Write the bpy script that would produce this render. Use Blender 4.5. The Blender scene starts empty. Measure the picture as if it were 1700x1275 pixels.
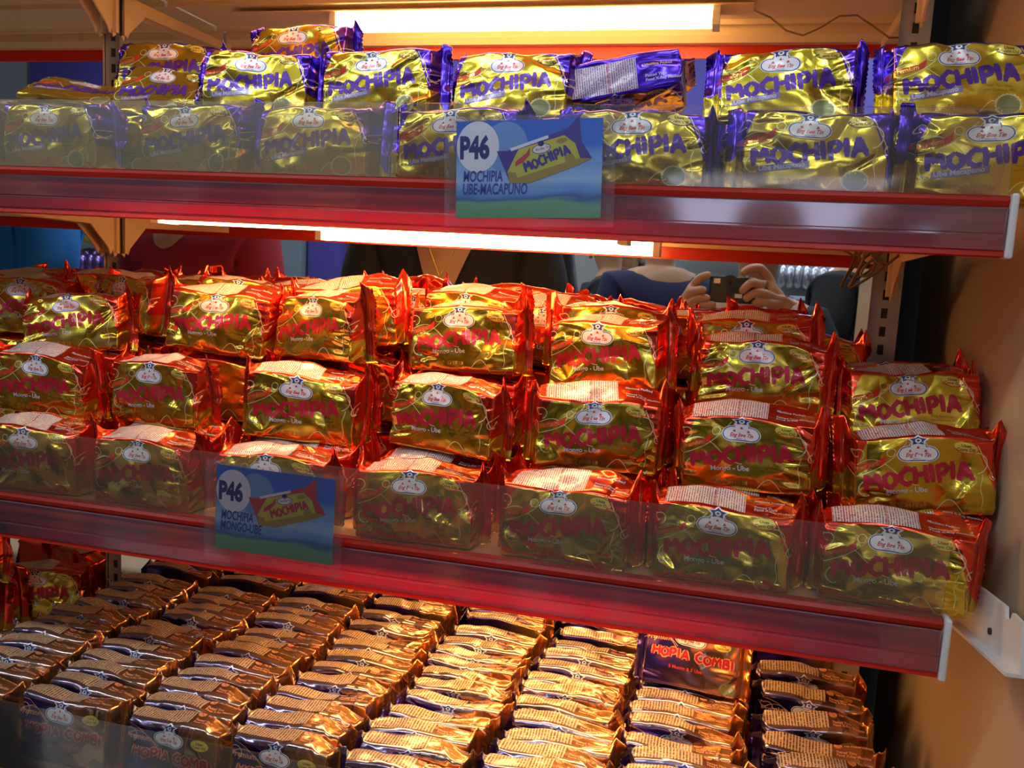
import bpy, bmesh, math, random
import numpy as np
from mathutils import Matrix, Vector, Euler

# ------------------------------------------------------------------ camera
C = bpy.context.scene.collection
S = bpy.context.scene
H0 = 1.33                      # eye height above the shop floor
FPX = 1437.78
CX, CY = 850.0, 637.5
R = np.array([[0.96856832, 0.08424103, -0.23404885],
              [0.24261345, -0.11225899, 0.96360606],
              [0.05490108, -0.9901017, -0.1291685]])
def at(px, py, y=None, z=None, x=None):
    r = R @ np.array([px - CX, py - CY, FPX])
    t = y / r[1] if y is not None else (z / r[2] if z is not None else x / r[0])
    return r * t
cam = bpy.data.cameras.new('camera'); cam.sensor_width = 36; cam.sensor_fit = 'HORIZONTAL'
cam.lens = FPX / 1700 * 36; cam.clip_start = 0.02; cam.clip_end = 60
cobj = bpy.data.objects.new('camera', cam); C.objects.link(cobj)
cobj.matrix_world = Matrix([[R[0][0], -R[0][1], -R[0][2], 0],
                            [R[1][0], -R[1][1], -R[1][2], 0],
                            [R[2][0], -R[2][1], -R[2][2], 0],
                            [0, 0, 0, 1]])
S.camera = cobj

# ------------------------------------------------------------------ light
TUBE_STRENGTH = 25.0
TUBE_COLOR = (1.0, 0.54, 0.19)
CEIL_STRENGTH = 16.0
CEIL_COLOR = (0.80, 0.90, 1.0)
w = bpy.data.worlds.new('world'); S.world = w; w.use_nodes = True
w.node_tree.nodes['Background'].inputs[0].default_value = (0.55, 0.62, 0.75, 1)
w.node_tree.nodes['Background'].inputs[1].default_value = 0.08
S.view_settings.view_transform = 'Standard'; S.view_settings.look = 'None'
S.view_settings.exposure = 0.0; S.view_settings.gamma = 1.0
S.view_settings.use_curve_mapping = False
S.cycles.max_bounces = 10; S.cycles.glossy_bounces = 6; S.cycles.transparent_max_bounces = 16
S.cycles.sample_clamp_indirect = 6.0

# ------------------------------------------------------------------ materials
M = {}
def mat(name, color=(.5, .5, .5), metal=0, rough=.5, emit=None, estr=0, bump=0, bscale=60, spec=.5, coat=0, vary=0, vscale=8, trans=0):
    m = bpy.data.materials.new(name); m.use_nodes = True
    nt = m.node_tree; b = nt.nodes['Principled BSDF']
    b.inputs['Base Color'].default_value = (*color, 1)
    b.inputs['Metallic'].default_value = metal; b.inputs['Roughness'].default_value = rough
    b.inputs['Specular IOR Level'].default_value = spec; b.inputs['Coat Weight'].default_value = coat
    b.inputs['Coat Roughness'].default_value = .08
    if emit: b.inputs['Emission Color'].default_value = (*emit, 1); b.inputs['Emission Strength'].default_value = estr
    tc = nt.nodes.new('ShaderNodeTexCoord')
    if vary:
        n = nt.nodes.new('ShaderNodeTexNoise'); n.inputs['Scale'].default_value = vscale; n.inputs['Detail'].default_value = 5
        nt.links.new(tc.outputs['Object'], n.inputs['Vector'])
        mx = nt.nodes.new('ShaderNodeMix'); mx.data_type = 'RGBA'
        mx.inputs[6].default_value = (*[c * (1 - vary) for c in color], 1)
        mx.inputs[7].default_value = (*[min(1, c * (1 + vary)) for c in color], 1)
        nt.links.new(n.outputs[0], mx.inputs[0]); nt.links.new(mx.outputs[2], b.inputs['Base Color'])
    if bump:
        n = nt.nodes.new('ShaderNodeTexNoise'); n.inputs['Scale'].default_value = bscale; n.inputs['Detail'].default_value = 3
        nt.links.new(tc.outputs['Object'], n.inputs['Vector'])
        bp = nt.nodes.new('ShaderNodeBump'); bp.inputs['Strength'].default_value = bump; bp.inputs['Distance'].default_value = .002
        nt.links.new(n.outputs[0], bp.inputs['Height']); nt.links.new(bp.outputs[0], b.inputs['Normal'])
    if trans:
        t = nt.nodes.new('ShaderNodeBsdfTranslucent'); t.inputs[0].default_value = (*color, 1)
        ms = nt.nodes.new('ShaderNodeMixShader'); ms.inputs[0].default_value = trans
        nt.links.new(b.outputs[0], ms.inputs[1]); nt.links.new(t.outputs[0], ms.inputs[2])
        nt.links.new(ms.outputs[0], nt.nodes['Material Output'].inputs[0])
    M[name] = m; return m
def clear_mat(name, tint=(1, 1, 1), haze=.06, hazecol=(.8, .8, .8), rough=.08, refl=.12, ior=1.3):
    """thin clear plastic: see-through with a reflecting film and a little haze"""
    m = bpy.data.materials.new(name); m.use_nodes = True; nt = m.node_tree; nt.nodes.clear()
    o = nt.nodes.new('ShaderNodeOutputMaterial')
    tr = nt.nodes.new('ShaderNodeBsdfTransparent'); tr.inputs[0].default_value = (*tint, 1)
    df = nt.nodes.new('ShaderNodeBsdfDiffuse'); df.inputs[0].default_value = (*hazecol, 1)
    gl = nt.nodes.new('ShaderNodeBsdfGlossy'); gl.inputs['Roughness'].default_value = rough
    a = nt.nodes.new('ShaderNodeMixShader'); a.inputs[0].default_value = haze
    nt.links.new(tr.outputs[0], a.inputs[1]); nt.links.new(df.outputs[0], a.inputs[2])
    fr = nt.nodes.new('ShaderNodeFresnel'); fr.inputs[0].default_value = ior
    ad = nt.nodes.new('ShaderNodeMath'); ad.operation = 'ADD'; ad.inputs[1].default_value = refl; ad.use_clamp = True
    nt.links.new(fr.outputs[0], ad.inputs[0])
    b = nt.nodes.new('ShaderNodeMixShader'); nt.links.new(ad.outputs[0], b.inputs[0])
    nt.links.new(a.outputs[0], b.inputs[1]); nt.links.new(gl.outputs[0], b.inputs[2])
    nt.links.new(b.outputs[0], o.inputs[0]); M[name] = m; return m

mat('ivory_metal', (.74, .55, .32), 0, .42, vary=.06, vscale=12, bump=.05, bscale=30)
mat('panel_cream', (.50, .40, .26), 0, .30, vary=.10, vscale=5, bump=.12, bscale=8)
mat('post_metal', (.42, .38, .30), .3, .4, vary=.25, vscale=30)
mat('red_plastic', (.74, .05, .022), 0, .3, trans=.5)
mat('white_plastic', (.75, .75, .74), 0, .35, vary=.05)
mat('mirror_glass', (.93, .94, .93), 1, .015)
mat('dark_gap', (.03, .022, .018), 0, .8)
mat('tube_glow', (1, 1, 1), 0, .5, emit=TUBE_COLOR, estr=TUBE_STRENGTH)
mat('ceil_glow', (1, 1, 1), 0, .5, emit=CEIL_COLOR, estr=CEIL_STRENGTH)
mat('added_panel_glow', (1, 1, 1), 0, .5, emit=(.62, .66, 1.0), estr=3.6)  # emission of the added panel behind the camera, no real sign
clear_mat('clear_cover', (.98, .95, .96), .085, (.50, .36, .48), .09, .06, 1.35)  # mauve haze colour stands in for the shop's reflection on the cover
clear_mat('acrylic', (.99, .99, .97), .045, (.75, .73, .60), .05, .01)
clear_mat('acrylic_scuffed', (.99, .99, .95), .15, (.80, .76, .50), .09, .02)
clear_mat('sleeve', (.995, .995, .995), .025, (.85, .85, .9), .08, .0, 1.25)
mat('wire', (.25, .17, .08), 0, .5)
# print inks
def ink(name, col, metal=.25, rough=.3): mat(name, col, metal, rough, coat=.4)
ink('ink_white', (.86, .86, .88)); ink('ink_blue', (.03, .05, .20)); ink('ink_red', (.62, .03, .03), .3)
ink('ink_title_red', (.48, .018, .035), .35, .35); ink('ink_title_purple', (.10, .03, .33), .4, .35)
ink('ink_banner', (.68, .035, .01), .15, .35); ink('ink_gold', (.85, .60, .10), .8, .25)
ink('ink_dark', (.10, .07, .02)); ink('ink_oil', (.75, .60, .10), .4); ink('ink_swirl', (.80, .72, .32), .6, .3)
ink('ink_subtitle', (.55, .55, .60)); ink('ink_violet_shadow', (.25, .2, .35), .4)
ink('ink_seal', (.28, .30, .10), .5); ink('ink_faint', (.45, .25, .03), .6); ink('ink_peach', (.80, .40, .20), .3)
def facts_mat(name, paper, inkc, vertical_scale=430):
    m = bpy.data.materials.new(name); m.use_nodes = True; nt = m.node_tree; b = nt.nodes['Principled BSDF']
    b.inputs['Roughness'].default_value = .32; b.inputs['Metallic'].default_value = .2; b.inputs['Coat Weight'].default_value = .4
    uv = nt.nodes.new('ShaderNodeUVMap')
    sp = nt.nodes.new('ShaderNodeSeparateXYZ'); nt.links.new(uv.outputs[0], sp.inputs[0])
    def math_(op, a, bb):
        n = nt.nodes.new('ShaderNodeMath'); n.operation = op
        for i, q in enumerate((a, bb)):
            if isinstance(q, (int, float)): n.inputs[i].default_value = q
            else: nt.links.new(q, n.inputs[i])
        return n.outputs[0]
    fx = math_('FRACT', math_('MULTIPLY', sp.outputs[0], vertical_scale), 0)
    line = math_('LESS_THAN', fx, .5)
    nz = nt.nodes.new('ShaderNodeTexNoise'); nz.inputs['Scale'].default_value = 1.0; nz.inputs['Detail'].default_value = 1
    cmb = nt.nodes.new('ShaderNodeCombineXYZ')
    nt.links.new(math_('MULTIPLY', math_('FLOOR', math_('MULTIPLY', sp.outputs[0], vertical_scale), 0), 3.7), cmb.inputs[0])
    nt.links.new(math_('MULTIPLY', sp.outputs[1], 900), cmb.inputs[1]); nt.links.new(cmb.outputs[0], nz.inputs['Vector'])
    brk = math_('GREATER_THAN', nz.outputs[0], .42)
    fac = math_('MULTIPLY', line, brk)
    mx = nt.nodes.new('ShaderNodeMix'); mx.data_type = 'RGBA'; nt.links.new(fac, mx.inputs[0])
    mx.inputs[6].default_value = (*paper, 1); mx.inputs[7].default_value = (*inkc, 1)
    nt.links.new(mx.outputs[2], b.inputs['Base Color']); M[name] = m
facts_mat('facts_mochi', (.80, .78, .76), (.30, .12, .12))
facts_mat('facts_purple', (.66, .64, .68), (.22, .10, .30))
facts_mat('facts_hopia', (.70, .54, .34), (.14, .07, .04), 300)

def foil_mat(name, kind):
    """printed foil; colour fields, with a painted edge highlight, follow the wrapper's own unrolled coordinates"""
    m = bpy.data.materials.new(name); m.use_nodes = True; nt = m.node_tree; b = nt.nodes['Principled BSDF']
    b.inputs['Metallic'].default_value = .92; b.inputs['Roughness'].default_value = .20
    b.inputs['Coat Weight'].default_value = .5; b.inputs['Coat Roughness'].default_value = .06
    uv = nt.nodes.new('ShaderNodeUVMap'); sp = nt.nodes.new('ShaderNodeSeparateXYZ'); nt.links.new(uv.outputs[0], sp.inputs[0])
    X, V = sp.outputs[0], sp.outputs[1]
    def mt(op, a, bb=0.0, cc=0.0):
        n = nt.nodes.new('ShaderNodeMath'); n.operation = op
        for i, q in enumerate((a, bb, cc)):
            if isinstance(q, (int, float)): n.inputs[i].default_value = q
            else: nt.links.new(q, n.inputs[i])
        return n.outputs[0]
    def ss(a, lo, hi):
        n = nt.nodes.new('ShaderNodeMapRange'); n.interpolation_type = 'SMOOTHSTEP'
        nt.links.new(a, n.inputs[0]); n.inputs[1].default_value = lo; n.inputs[2].default_value = hi
        return n.outputs[0]
    def mixc(f, c1, c2):
        n = nt.nodes.new('ShaderNodeMix'); n.data_type = 'RGBA'
        if isinstance(f, float): n.inputs[0].default_value = f
        else: nt.links.new(f, n.inputs[0])
        for i, c in ((6, c1), (7, c2)):
            if isinstance(c, tuple): n.inputs[i].default_value = (*c, 1)
            else: nt.links.new(c, n.inputs[i])
        return n.outputs[2]
    if kind in ('red', 'purple'):
        gold = (.66, .50, .040); band = (.82, .07, .022) if kind == 'red' else (.10, .03, .50)
        bound = mt('SUBTRACT', mt('SUBTRACT', .0745, mt('MULTIPLY', ss(X, .038, .074), .066)),
                   mt('MULTIPLY', ss(mt('MULTIPLY', X, -1.0), .048, .070), .046))
        f = mt('MULTIPLY', mt('GREATER_THAN', V, bound), mt('LESS_THAN', V, .176))
        # darker gold ribbon sweeping over the lower face
        rb = mt('ADD', mt('MULTIPLY', mt('SINE', mt('MULTIPLY', X, 34.0)), .007), .016)
        low = mt('LESS_THAN', V, rb)
        g2 = mixc(mt('MULTIPLY', low, .55), gold, (.72, .42, .03))
        col = mixc(f, g2, band)
    else:
        t = ss(mt('ADD', X, mt('MULTIPLY', V, -.25)), -.055, .012)
        t2 = ss(X, .0, .055)
        edge = mt('MULTIPLY', mt('GREATER_THAN', V, .0700), mt('LESS_THAN', V, .0835))  # silvery highlight on the top front edge, painted into the colour
        col = mixc(ss(X, .045, .066), mixc(mt('MULTIPLY', edge, .35), mixc(t2, mixc(t, (.09, .045, .28), (.36, .20, .13)), (.66, .38, .16)), (.72, .66, .66)), (.85, .34, .06))
    nt.links.new(col, b.inputs['Base Color'])
    tc = nt.nodes.new('ShaderNodeTexCoord'); n = nt.nodes.new('ShaderNodeTexNoise'); n.inputs['Scale'].default_value = 110
    n.inputs['Detail'].default_value = 2; nt.links.new(tc.outputs['Object'], n.inputs['Vector'])
    n2 = nt.nodes.new('ShaderNodeTexVoronoi'); n2.inputs['Scale'].default_value = 45; n2.feature = 'SMOOTH_F1'
    nt.links.new(tc.outputs['Object'], n2.inputs['Vector'])
    h = mt('ADD', mt('MULTIPLY', n.outputs[0], .35), n2.outputs[0])
    bp = nt.nodes.new('ShaderNodeBump'); bp.inputs['Strength'].default_value = .10; bp.inputs['Distance'].default_value = .0025
    nt.links.new(h, bp.inputs['Height']); nt.links.new(bp.outputs[0], b.inputs['Normal'])
    M[name] = m
foil_mat('foil_red', 'red'); foil_mat('foil_purple', 'purple'); foil_mat('foil_hopia', 'hopia')

# ------------------------------------------------------------------ helpers
def link(name, me, parent=None, loc=(0, 0, 0), rot=(0, 0, 0)):
    o = bpy.data.objects.new(name, me); C.objects.link(o); o.location = loc; o.rotation_euler = rot
    if parent is not None: o.parent = parent
    return o
def tag(o, label=None, cat=None, group=None, kind=None):
    if label: o['label'] = label
    if cat: o['category'] = cat
    if group: o['group'] = group
    if kind: o['kind'] = kind
    return o
def thing(name, label, cat, loc=(0, 0, 0), rot=(0, 0, 0), group=None):
    return tag(link(name, None, None, loc, rot), label, cat, group)
class MB:
    def __init__(s): s.v = []; s.f = []; s.mi = []; s.mats = []
    def _m(s, m):
        if m not in s.mats: s.mats.append(m)
        return s.mats.index(m)
    def add(s, vs, fs, m):
        k = len(s.v); mi = s._m(m); s.v += [tuple(v) for v in vs]
        for f in fs: s.f.append([i + k for i in f]); s.mi.append(mi)
    def box(s, x0, x1, y0, y1, z0, z1, m):
        vs = [(x, y, z) for x in (x0, x1) for y in (y0, y1) for z in (z0, z1)]
        s.add(vs, [(0, 1, 3, 2), (4, 6, 7, 5), (0, 4, 5, 1), (2, 3, 7, 6), (0, 2, 6, 4), (1, 5, 7, 3)], m)
    def prism(s, poly, a0, a1, axis, m):
        """poly of 2D points extruded along axis ('x': points are (y,z); 'y': (x,z); 'z': (x,y))"""
        n = len(poly); vs = []
        for a in (a0, a1):
            for p in poly:
                vs.append({'x': (a, p[0], p[1]), 'y': (p[0], a, p[1]), 'z': (p[0], p[1], a)}[axis])
        fs = [list(range(n))[::-1], list(range(n, 2 * n))] + [(i, (i + 1) % n, n + (i + 1) % n, n + i) for i in range(n)]
        s.add(vs, fs, m)
    def tube(s, pts, r, m, seg=10, cap=True):
        pts = [Vector(p) for p in pts]; vs = []; n = len(pts)
        rr = r if isinstance(r, (list, tuple)) else [r] * n
        up = Vector((0, 0, 1))
        for i, p in enumerate(pts):
            d = (pts[min(i + 1, n - 1)] - pts[max(i - 1, 0)]).normalized()
            if abs(d.dot(up)) > .95: up = Vector((0, 1, 0))
            a = d.cross(up).normalized(); b2 = a.cross(d).normalized()
            for k in range(seg):
                t = 2 * math.pi * k / seg; vs.append(p + (a * math.cos(t) + b2 * math.sin(t)) * rr[i])
        fs = [(i * seg + k, i * seg + (k + 1) % seg, (i + 1) * seg + (k + 1) % seg, (i + 1) * seg + k) for i in range(n - 1) for k in range(seg)]
        if cap: fs += [tuple(range(seg))[::-1], tuple(range((n - 1) * seg, n * seg))]
        s.add(vs, fs, m)
    def mesh(s, name, smooth=False):
        me = bpy.data.meshes.new(name); me.from_pydata(s.v, [], s.f)
        for m in s.mats: me.materials.append(M[m])
        me.polygons.foreach_set('material_index', s.mi)
        bm = bmesh.new(); bm.from_mesh(me); bmesh.ops.recalc_face_normals(bm, faces=bm.faces); bm.to_mesh(me); bm.free()
        if smooth: me.polygons.foreach_set('use_smooth', [True] * len(me.polygons))
        me.update(); return me
    def build(s, name, parent=None, loc=(0, 0, 0), rot=(0, 0, 0), smooth=False, bevel=0):
        o = link(name, s.mesh(name, smooth), parent, loc, rot)
        if bevel:
            b = o.modifiers.new('bevel', 'BEVEL'); b.width = bevel; b.segments = 2; b.limit_method = 'ANGLE'
        return o
def copy_tree(o, parent=None):
    c = o.copy(); C.objects.link(c)
    if parent is not None: c.parent = parent
    for ch in list(o.children): copy_tree(ch, c)
    return c

# ------------------------------------------------------------------ flat print shapes in unrolled (x, v) metres
_depsg = None
def text2d(s, size, x, y, align='LEFT', shear=0, sx=1, bold=0, rot=0):
    cu = bpy.data.curves.new('t', 'FONT'); cu.body = s; cu.size = size; cu.align_x = align; cu.offset = bold * size; cu.resolution_u = 3
    o = bpy.data.objects.new('t', cu); C.objects.link(o)
    dg = bpy.context.evaluated_depsgraph_get(); dg.update()
    me = bpy.data.meshes.new_from_object(o.evaluated_get(dg))
    co, si = math.cos(rot), math.sin(rot)
    vs = []
    for v in me.vertices:
        a, b = v.co.x * sx + v.co.y * shear, v.co.y
        vs.append((x + a * co - b * si, y + a * si + b * co))
    fs = [tuple(p.vertices) for p in me.polygons]
    bpy.data.objects.remove(o); bpy.data.curves.remove(cu); bpy.data.meshes.remove(me)
    return vs, fs
def ellipse2d(cx, cy, rx, ry, n=28, wav=0, wn=12, rot=0):
    vs = []
    for i in range(n):
        t = 2 * math.pi * i / n; k = 1 + wav * (1 if i % 2 else -1)
        a, b = rx * k * math.cos(t), ry * k * math.sin(t)
        vs.append((cx + a * math.cos(rot) - b * math.sin(rot), cy + a * math.sin(rot) + b * math.cos(rot)))
    return vs, [tuple(range(n))]
def ribbon2d(pts, wd):
    n = len(pts); vs = []
    for i, p in enumerate(pts):
        a = pts[max(i - 1, 0)]; b = pts[min(i + 1, n - 1)]
        dx, dy = b[0] - a[0], b[1] - a[1]; l = math.hypot(dx, dy) or 1
        ww = (wd[i] if isinstance(wd, (list, tuple)) else wd) / 2
        vs += [(p[0] - dy / l * ww, p[1] + dx / l * ww), (p[0] + dy / l * ww, p[1] - dx / l * ww)]
    return vs, [(2 * i, 2 * i + 1, 2 * i + 3, 2 * i + 2) for i in range(n - 1)]
def poly2d(p): return list(p), [tuple(range(len(p)))]
def spiral(cx, cy, r0, r1, t0, t1, n=26):
    return [(cx + (r0 + (r1 - r0) * i / n) * math.cos(t0 + (t1 - t0) * i / n), cy + (r0 + (r1 - r0) * i / n) * math.sin(t0 + (t1 - t0) * i / n)) for i in range(n + 1)]
LET = {  # brush letters: strokes in a unit-high box, width given first
 'M': (1.0, [[(.12, 0), (.16, .55), (.20, 1)], [(.20, .95), (.50, .42)], [(.50, .42), (.80, .98)], [(.80, .95), (.86, .45), (.90, .02)]]),
 'O': (.85, [[(.42, .95), (.14, .70), (.12, .32), (.40, .06), (.72, .28), (.74, .68), (.42, .95)]]),
 'C': (.80, [[(.76, .84), (.45, .97), (.14, .66), (.16, .28), (.45, .05), (.76, .18)]]),
 'H': (.85, [[(.14, 1), (.16, .5), (.12, 0)], [(.74, 1), (.72, .5), (.76, 0)], [(.14, .50), (.74, .55)]]),
 'I': (.40, [[(.18, 1), (.20, .5), (.20, 0)]]),
 'P': (.75, [[(.16, 0), (.16, .5), (.14, 1)], [(.10, .93), (.55, .95), (.68, .72), (.48, .48), (.16, .46)]]),
 'A': (.90, [[(.08, 0), (.28, .5), (.44, 1)], [(.44, 1), (.62, .5), (.80, 0)], [(.22, .34), (.68, .36)]]),
 'B': (.80, [[(.16, 0), (.16, .5), (.14, 1)], [(.10, .94), (.55, .92), (.58, .66), (.16, .54)], [(.16, .54), (.66, .44), (.64, .12), (.12, .05)]]),
 ' ': (.5, [])}
def brush(word, x0, v0, x1, v1, h, thick=.26, seed=1, hgrow=1.0, mx=1.0):
    rnd = random.Random(seed); tot = sum(LET[c][0] for c in word); out = []
    ang = math.atan2(v1 - v0, x1 - x0); L = math.hypot(x1 - x0, v1 - v0); sx = L / tot; cur = 0
    for c in word:
        wd, st = LET[c]; jr = rnd.uniform(-.05, .05); jy = rnd.uniform(-.08, .08)
        hh = h * (1 + (hgrow - 1) * cur / tot)
        for k in st:
            p2 = []
            m = 6
            for i in range(len(k) - 1):
                for q in range(m):
                    t = q / m; p2.append((k[i][0] + (k[i + 1][0] - k[i][0]) * t, k[i][1] + (k[i + 1][1] - k[i][1]) * t))
            p2.append(k[-1]); n = len(p2); pts = []; ws = []
            for i, (a, b) in enumerate(p2):
                a2 = (cur + a * 1.0 + jr * b) * sx; b2 = (b + jy) * hh
                pts.append((x0 + a2 * math.cos(ang) - b2 * math.sin(ang), v0 + a2 * math.sin(ang) + b2 * math.cos(ang)))
                e = min(i, n - 1 - i) / max(n - 1, 1) * 2
                ws.append(h * thick * mx * (.62 + .38 * min(1, e * 3)) * (1 + .14 * math.sin(i * 2.3 + rnd.random())))
            out.append(ribbon2d(pts, ws))
        cur += wd
    return out
def badge(cx, cv, wd, ht, withbg=True):
    """white cloud-shaped brand plate with a blue rim, a little blue roof on top and red script"""
    L = []
    def cloud(k, m, lay):
        L.append((ellipse2d(cx - wd * .26, cv, wd * .24 * k, ht * .46 * k), m, lay)); L.append((ellipse2d(cx + wd * .26, cv, wd * .24 * k, ht * .46 * k), m, lay + .03))
        e = (k - 1) * wd * .24
        L.append((poly2d([(cx - wd * .27, cv - ht * .44 - e), (cx + wd * .27, cv - ht * .44 - e), (cx + wd * .27, cv + ht * .42 + e), (cx - wd * .27, cv + ht * .42 + e)]), m, lay + .06))
        L.append((ellipse2d(cx, cv + ht * .45, wd * .20 * k, ht * .42 * k), m, lay + .09))
    cloud(1.22, 'ink_white', 1); cloud(1.12, 'ink_blue', 1.3); cloud(1.0, 'ink_white', 1.6)
    r = ht * .30; cy = cv + ht * .95
    star = []
    for i in range(10):
        t = math.pi / 2 + i * math.pi / 5; rr = r * (1.75 if i % 2 == 0 else 1.05); star.append((cx + rr * 1.15 * math.cos(t), cy + rr * .8 * math.sin(t)))
    L.append((poly2d([(cx + (a - cx) * 1.3, cy + (b - cy) * 1.35) for a, b in star]), 'ink_white', 1.75))
    L.append((poly2d(star), 'ink_blue', 1.9)); L.append((ellipse2d(cx, cy - r * .12, r * .72, r * .62, 12), 'ink_white', 2.1))
    L.append((ellipse2d(cx, cy - r * .1, r * .35, r * .3, 8), 'ink_blue', 2.25))
    for k in (-1, 0, 1):
        L.append((poly2d([(cx + k * wd * .2 - wd * .045, cv + ht * (.12 + .22 * (k == 0))), (cx + k * wd * .2 + wd * .045, cv + ht * (.12 + .22 * (k == 0))), (cx + k * wd * .2 + wd * .015, cv + ht * (.28 + .22 * (k == 0))), (cx + k * wd * .2 - wd * .015, cv + ht * (.28 + .22 * (k == 0)))]), 'ink_red', 2.0))
    L.append((text2d('Eng Bee Tin', ht * .40, cx, cv - ht * .22, 'CENTER', .32, .86, .03), 'ink_red', 2.2))
    L.append((text2d('SINCE 1912', ht * .13, cx, cv - ht * .40, 'CENTER', 0, 1, .02), 'ink_blue', 2.2))
    return L
def swirls():
    L = []
    for p, wd in [(spiral(-.060, .060, .007, .002, -1.2, 5.2), .0009), ([(-.064 + .004 * i, .047 + .010 * math.sin(i * .33) - .0006 * i) for i in range(16)], .0009),
                  (spiral(-.050, .024, .010, .006, 1.2, 5.0), .0012), ([(-.066 + .005 * i, .036 + .00003 * i * i * i * .6 + .0015 * i) for i in range(11)], .0009),
                  ([(.012 + .003 * i, .006 + .010 * math.sin(i * .45)) for i in range(15)], .0009), (spiral(.045, .054, .012, .008, -1.4, 1.7), .0010),
                  ([(.046 + .0022 * i, .070 - .0045 * i) for i in range(9)], .0009), ([(.050 + .0012 * math.sin(i), .010 + .004 * i) for i in range(9)], .0008),
                  (spiral(-.030, .060, .004, .0035, 0, 6.2), .0009), (spiral(.062, .040, .006, .002, 1, 6.5), .0009)]:
        L.append((ribbon2d(p, wd), 'ink_swirl', .6))
    return L
H, T = .075, .044
def mochi_prints(kind):
    tcol = 'ink_title_red' if kind == 'red' else 'ink_title_purple'
    G = {}
    G['wrapper'] = swirls()
    W = G['wrapper']
    ban = [(-.066, .039), (-.064, .047), (-.052, .0505), (-.041, .053), (-.034, .0585), (-.0345, .053), (-.036, .0495), (-.048, .0455), (-.060, .0425)]
    W.append((poly2d(ban), 'ink_banner', .9)); W.append((text2d('Premium', .0066, -.0625, .0425, 'LEFT', .2, .95, .03, .27), 'ink_gold', 1.3))
    if kind == 'red':
        W.append((text2d('Mongo - Ube', .0070, -.034, .0205, 'LEFT', 0, 1, .02, .05), 'ink_subtitle', 1.3))
    else:
        W.append((poly2d([(-.048, .0165), (-.004, .0235), (-.004, .0305), (-.048, .0225)]), 'ink_violet_shadow', 1.0))
        W.append((text2d('Ube Macapuno', .0066, -.0465, .0185, 'LEFT', .1, .98, .03, .16), 'ink_subtitle', 1.3))
        W.append((ellipse2d(.035, .0125, .0115, .0105, 40, .04), 'ink_swirl', .9)); W.append((ellipse2d(.035, .0125, .0098, .009), 'ink_seal', 1.1))
    W.append((text2d('紫食麻糬餅', .0066, -.030, .0075, 'LEFT', 0, 1, .01), 'ink_faint', 1.0))
    W.append((text2d('150g (5.29 oz)', .0034, -.064, .0165, 'LEFT', 0, 1, .01), 'ink_dark', 1.0))
    W.append((text2d('Purple Yam Cake' if kind == 'purple' else 'Mung Bean Cake', .0034, .014, .0290, 'LEFT', 0, 1, .01), 'ink_faint', 1.0))
    W.append((text2d('with Glutinous Rice', .0034, .014, .0250, 'LEFT', 0, 1, .01), 'ink_faint', 1.0))
    W.append((text2d('Please Refrigerate', .0032, -.026, .0022, 'LEFT', 0, 1, .01), 'ink_faint', 1.0))
    for i, (s, vv) in enumerate((('Machine Packed', .101), ('Passed Thru', .0895), ('Food X-Ray Machine', .0850))):
        W.append((text2d(s, .0042, .026, vv, 'LEFT', 0, 1, .03), 'ink_subtitle', 1.2))
    G['product_title'] = [(s, tcol, 1.2 + .02 * i) for i, s in enumerate(brush('MOCHIPIA', -.053, .0230, .045, .0365, .0158, .31, 3, 1.15))]
    G['brand_badge'] = badge(-.006, .0580, .034, .0135)
    G['oil_badge'] = [(ellipse2d(.036, .0660, .0108, .0054, rot=-.1), 'ink_banner' if kind == 'red' else 'ink_dark', 1.0), (ellipse2d(.036, .0666, .0104, .0050, rot=-.1), 'ink_oil', 1.3),
                      (text2d('Uses', .0040, .036, .0670, 'CENTER', 0, 1.1, .03), 'ink_dark', 1.7), (text2d('Corn Oil', .0040, .036, .0632, 'CENTER', 0, 1.1, .03), 'ink_dark', 1.7)]
    fm = 'facts_mochi' if kind == 'red' else 'facts_purple'
    G['facts_panel'] = [(poly2d([(-.056, .0790), (.018, .0790), (.018, .1120), (-.056, .1120)]), fm, 1.0),
                        (ribbon2d([(-.046, .0790), (-.046, .1120)], .0007), 'ink_red', 1.3), (ribbon2d([(-.041, .0790), (-.041, .1120)], .0005), 'ink_red', 1.3), (ribbon2d([(-.010, .0790), (-.010, .1120)], .0007), 'ink_red', 1.3)]
    return G
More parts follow.
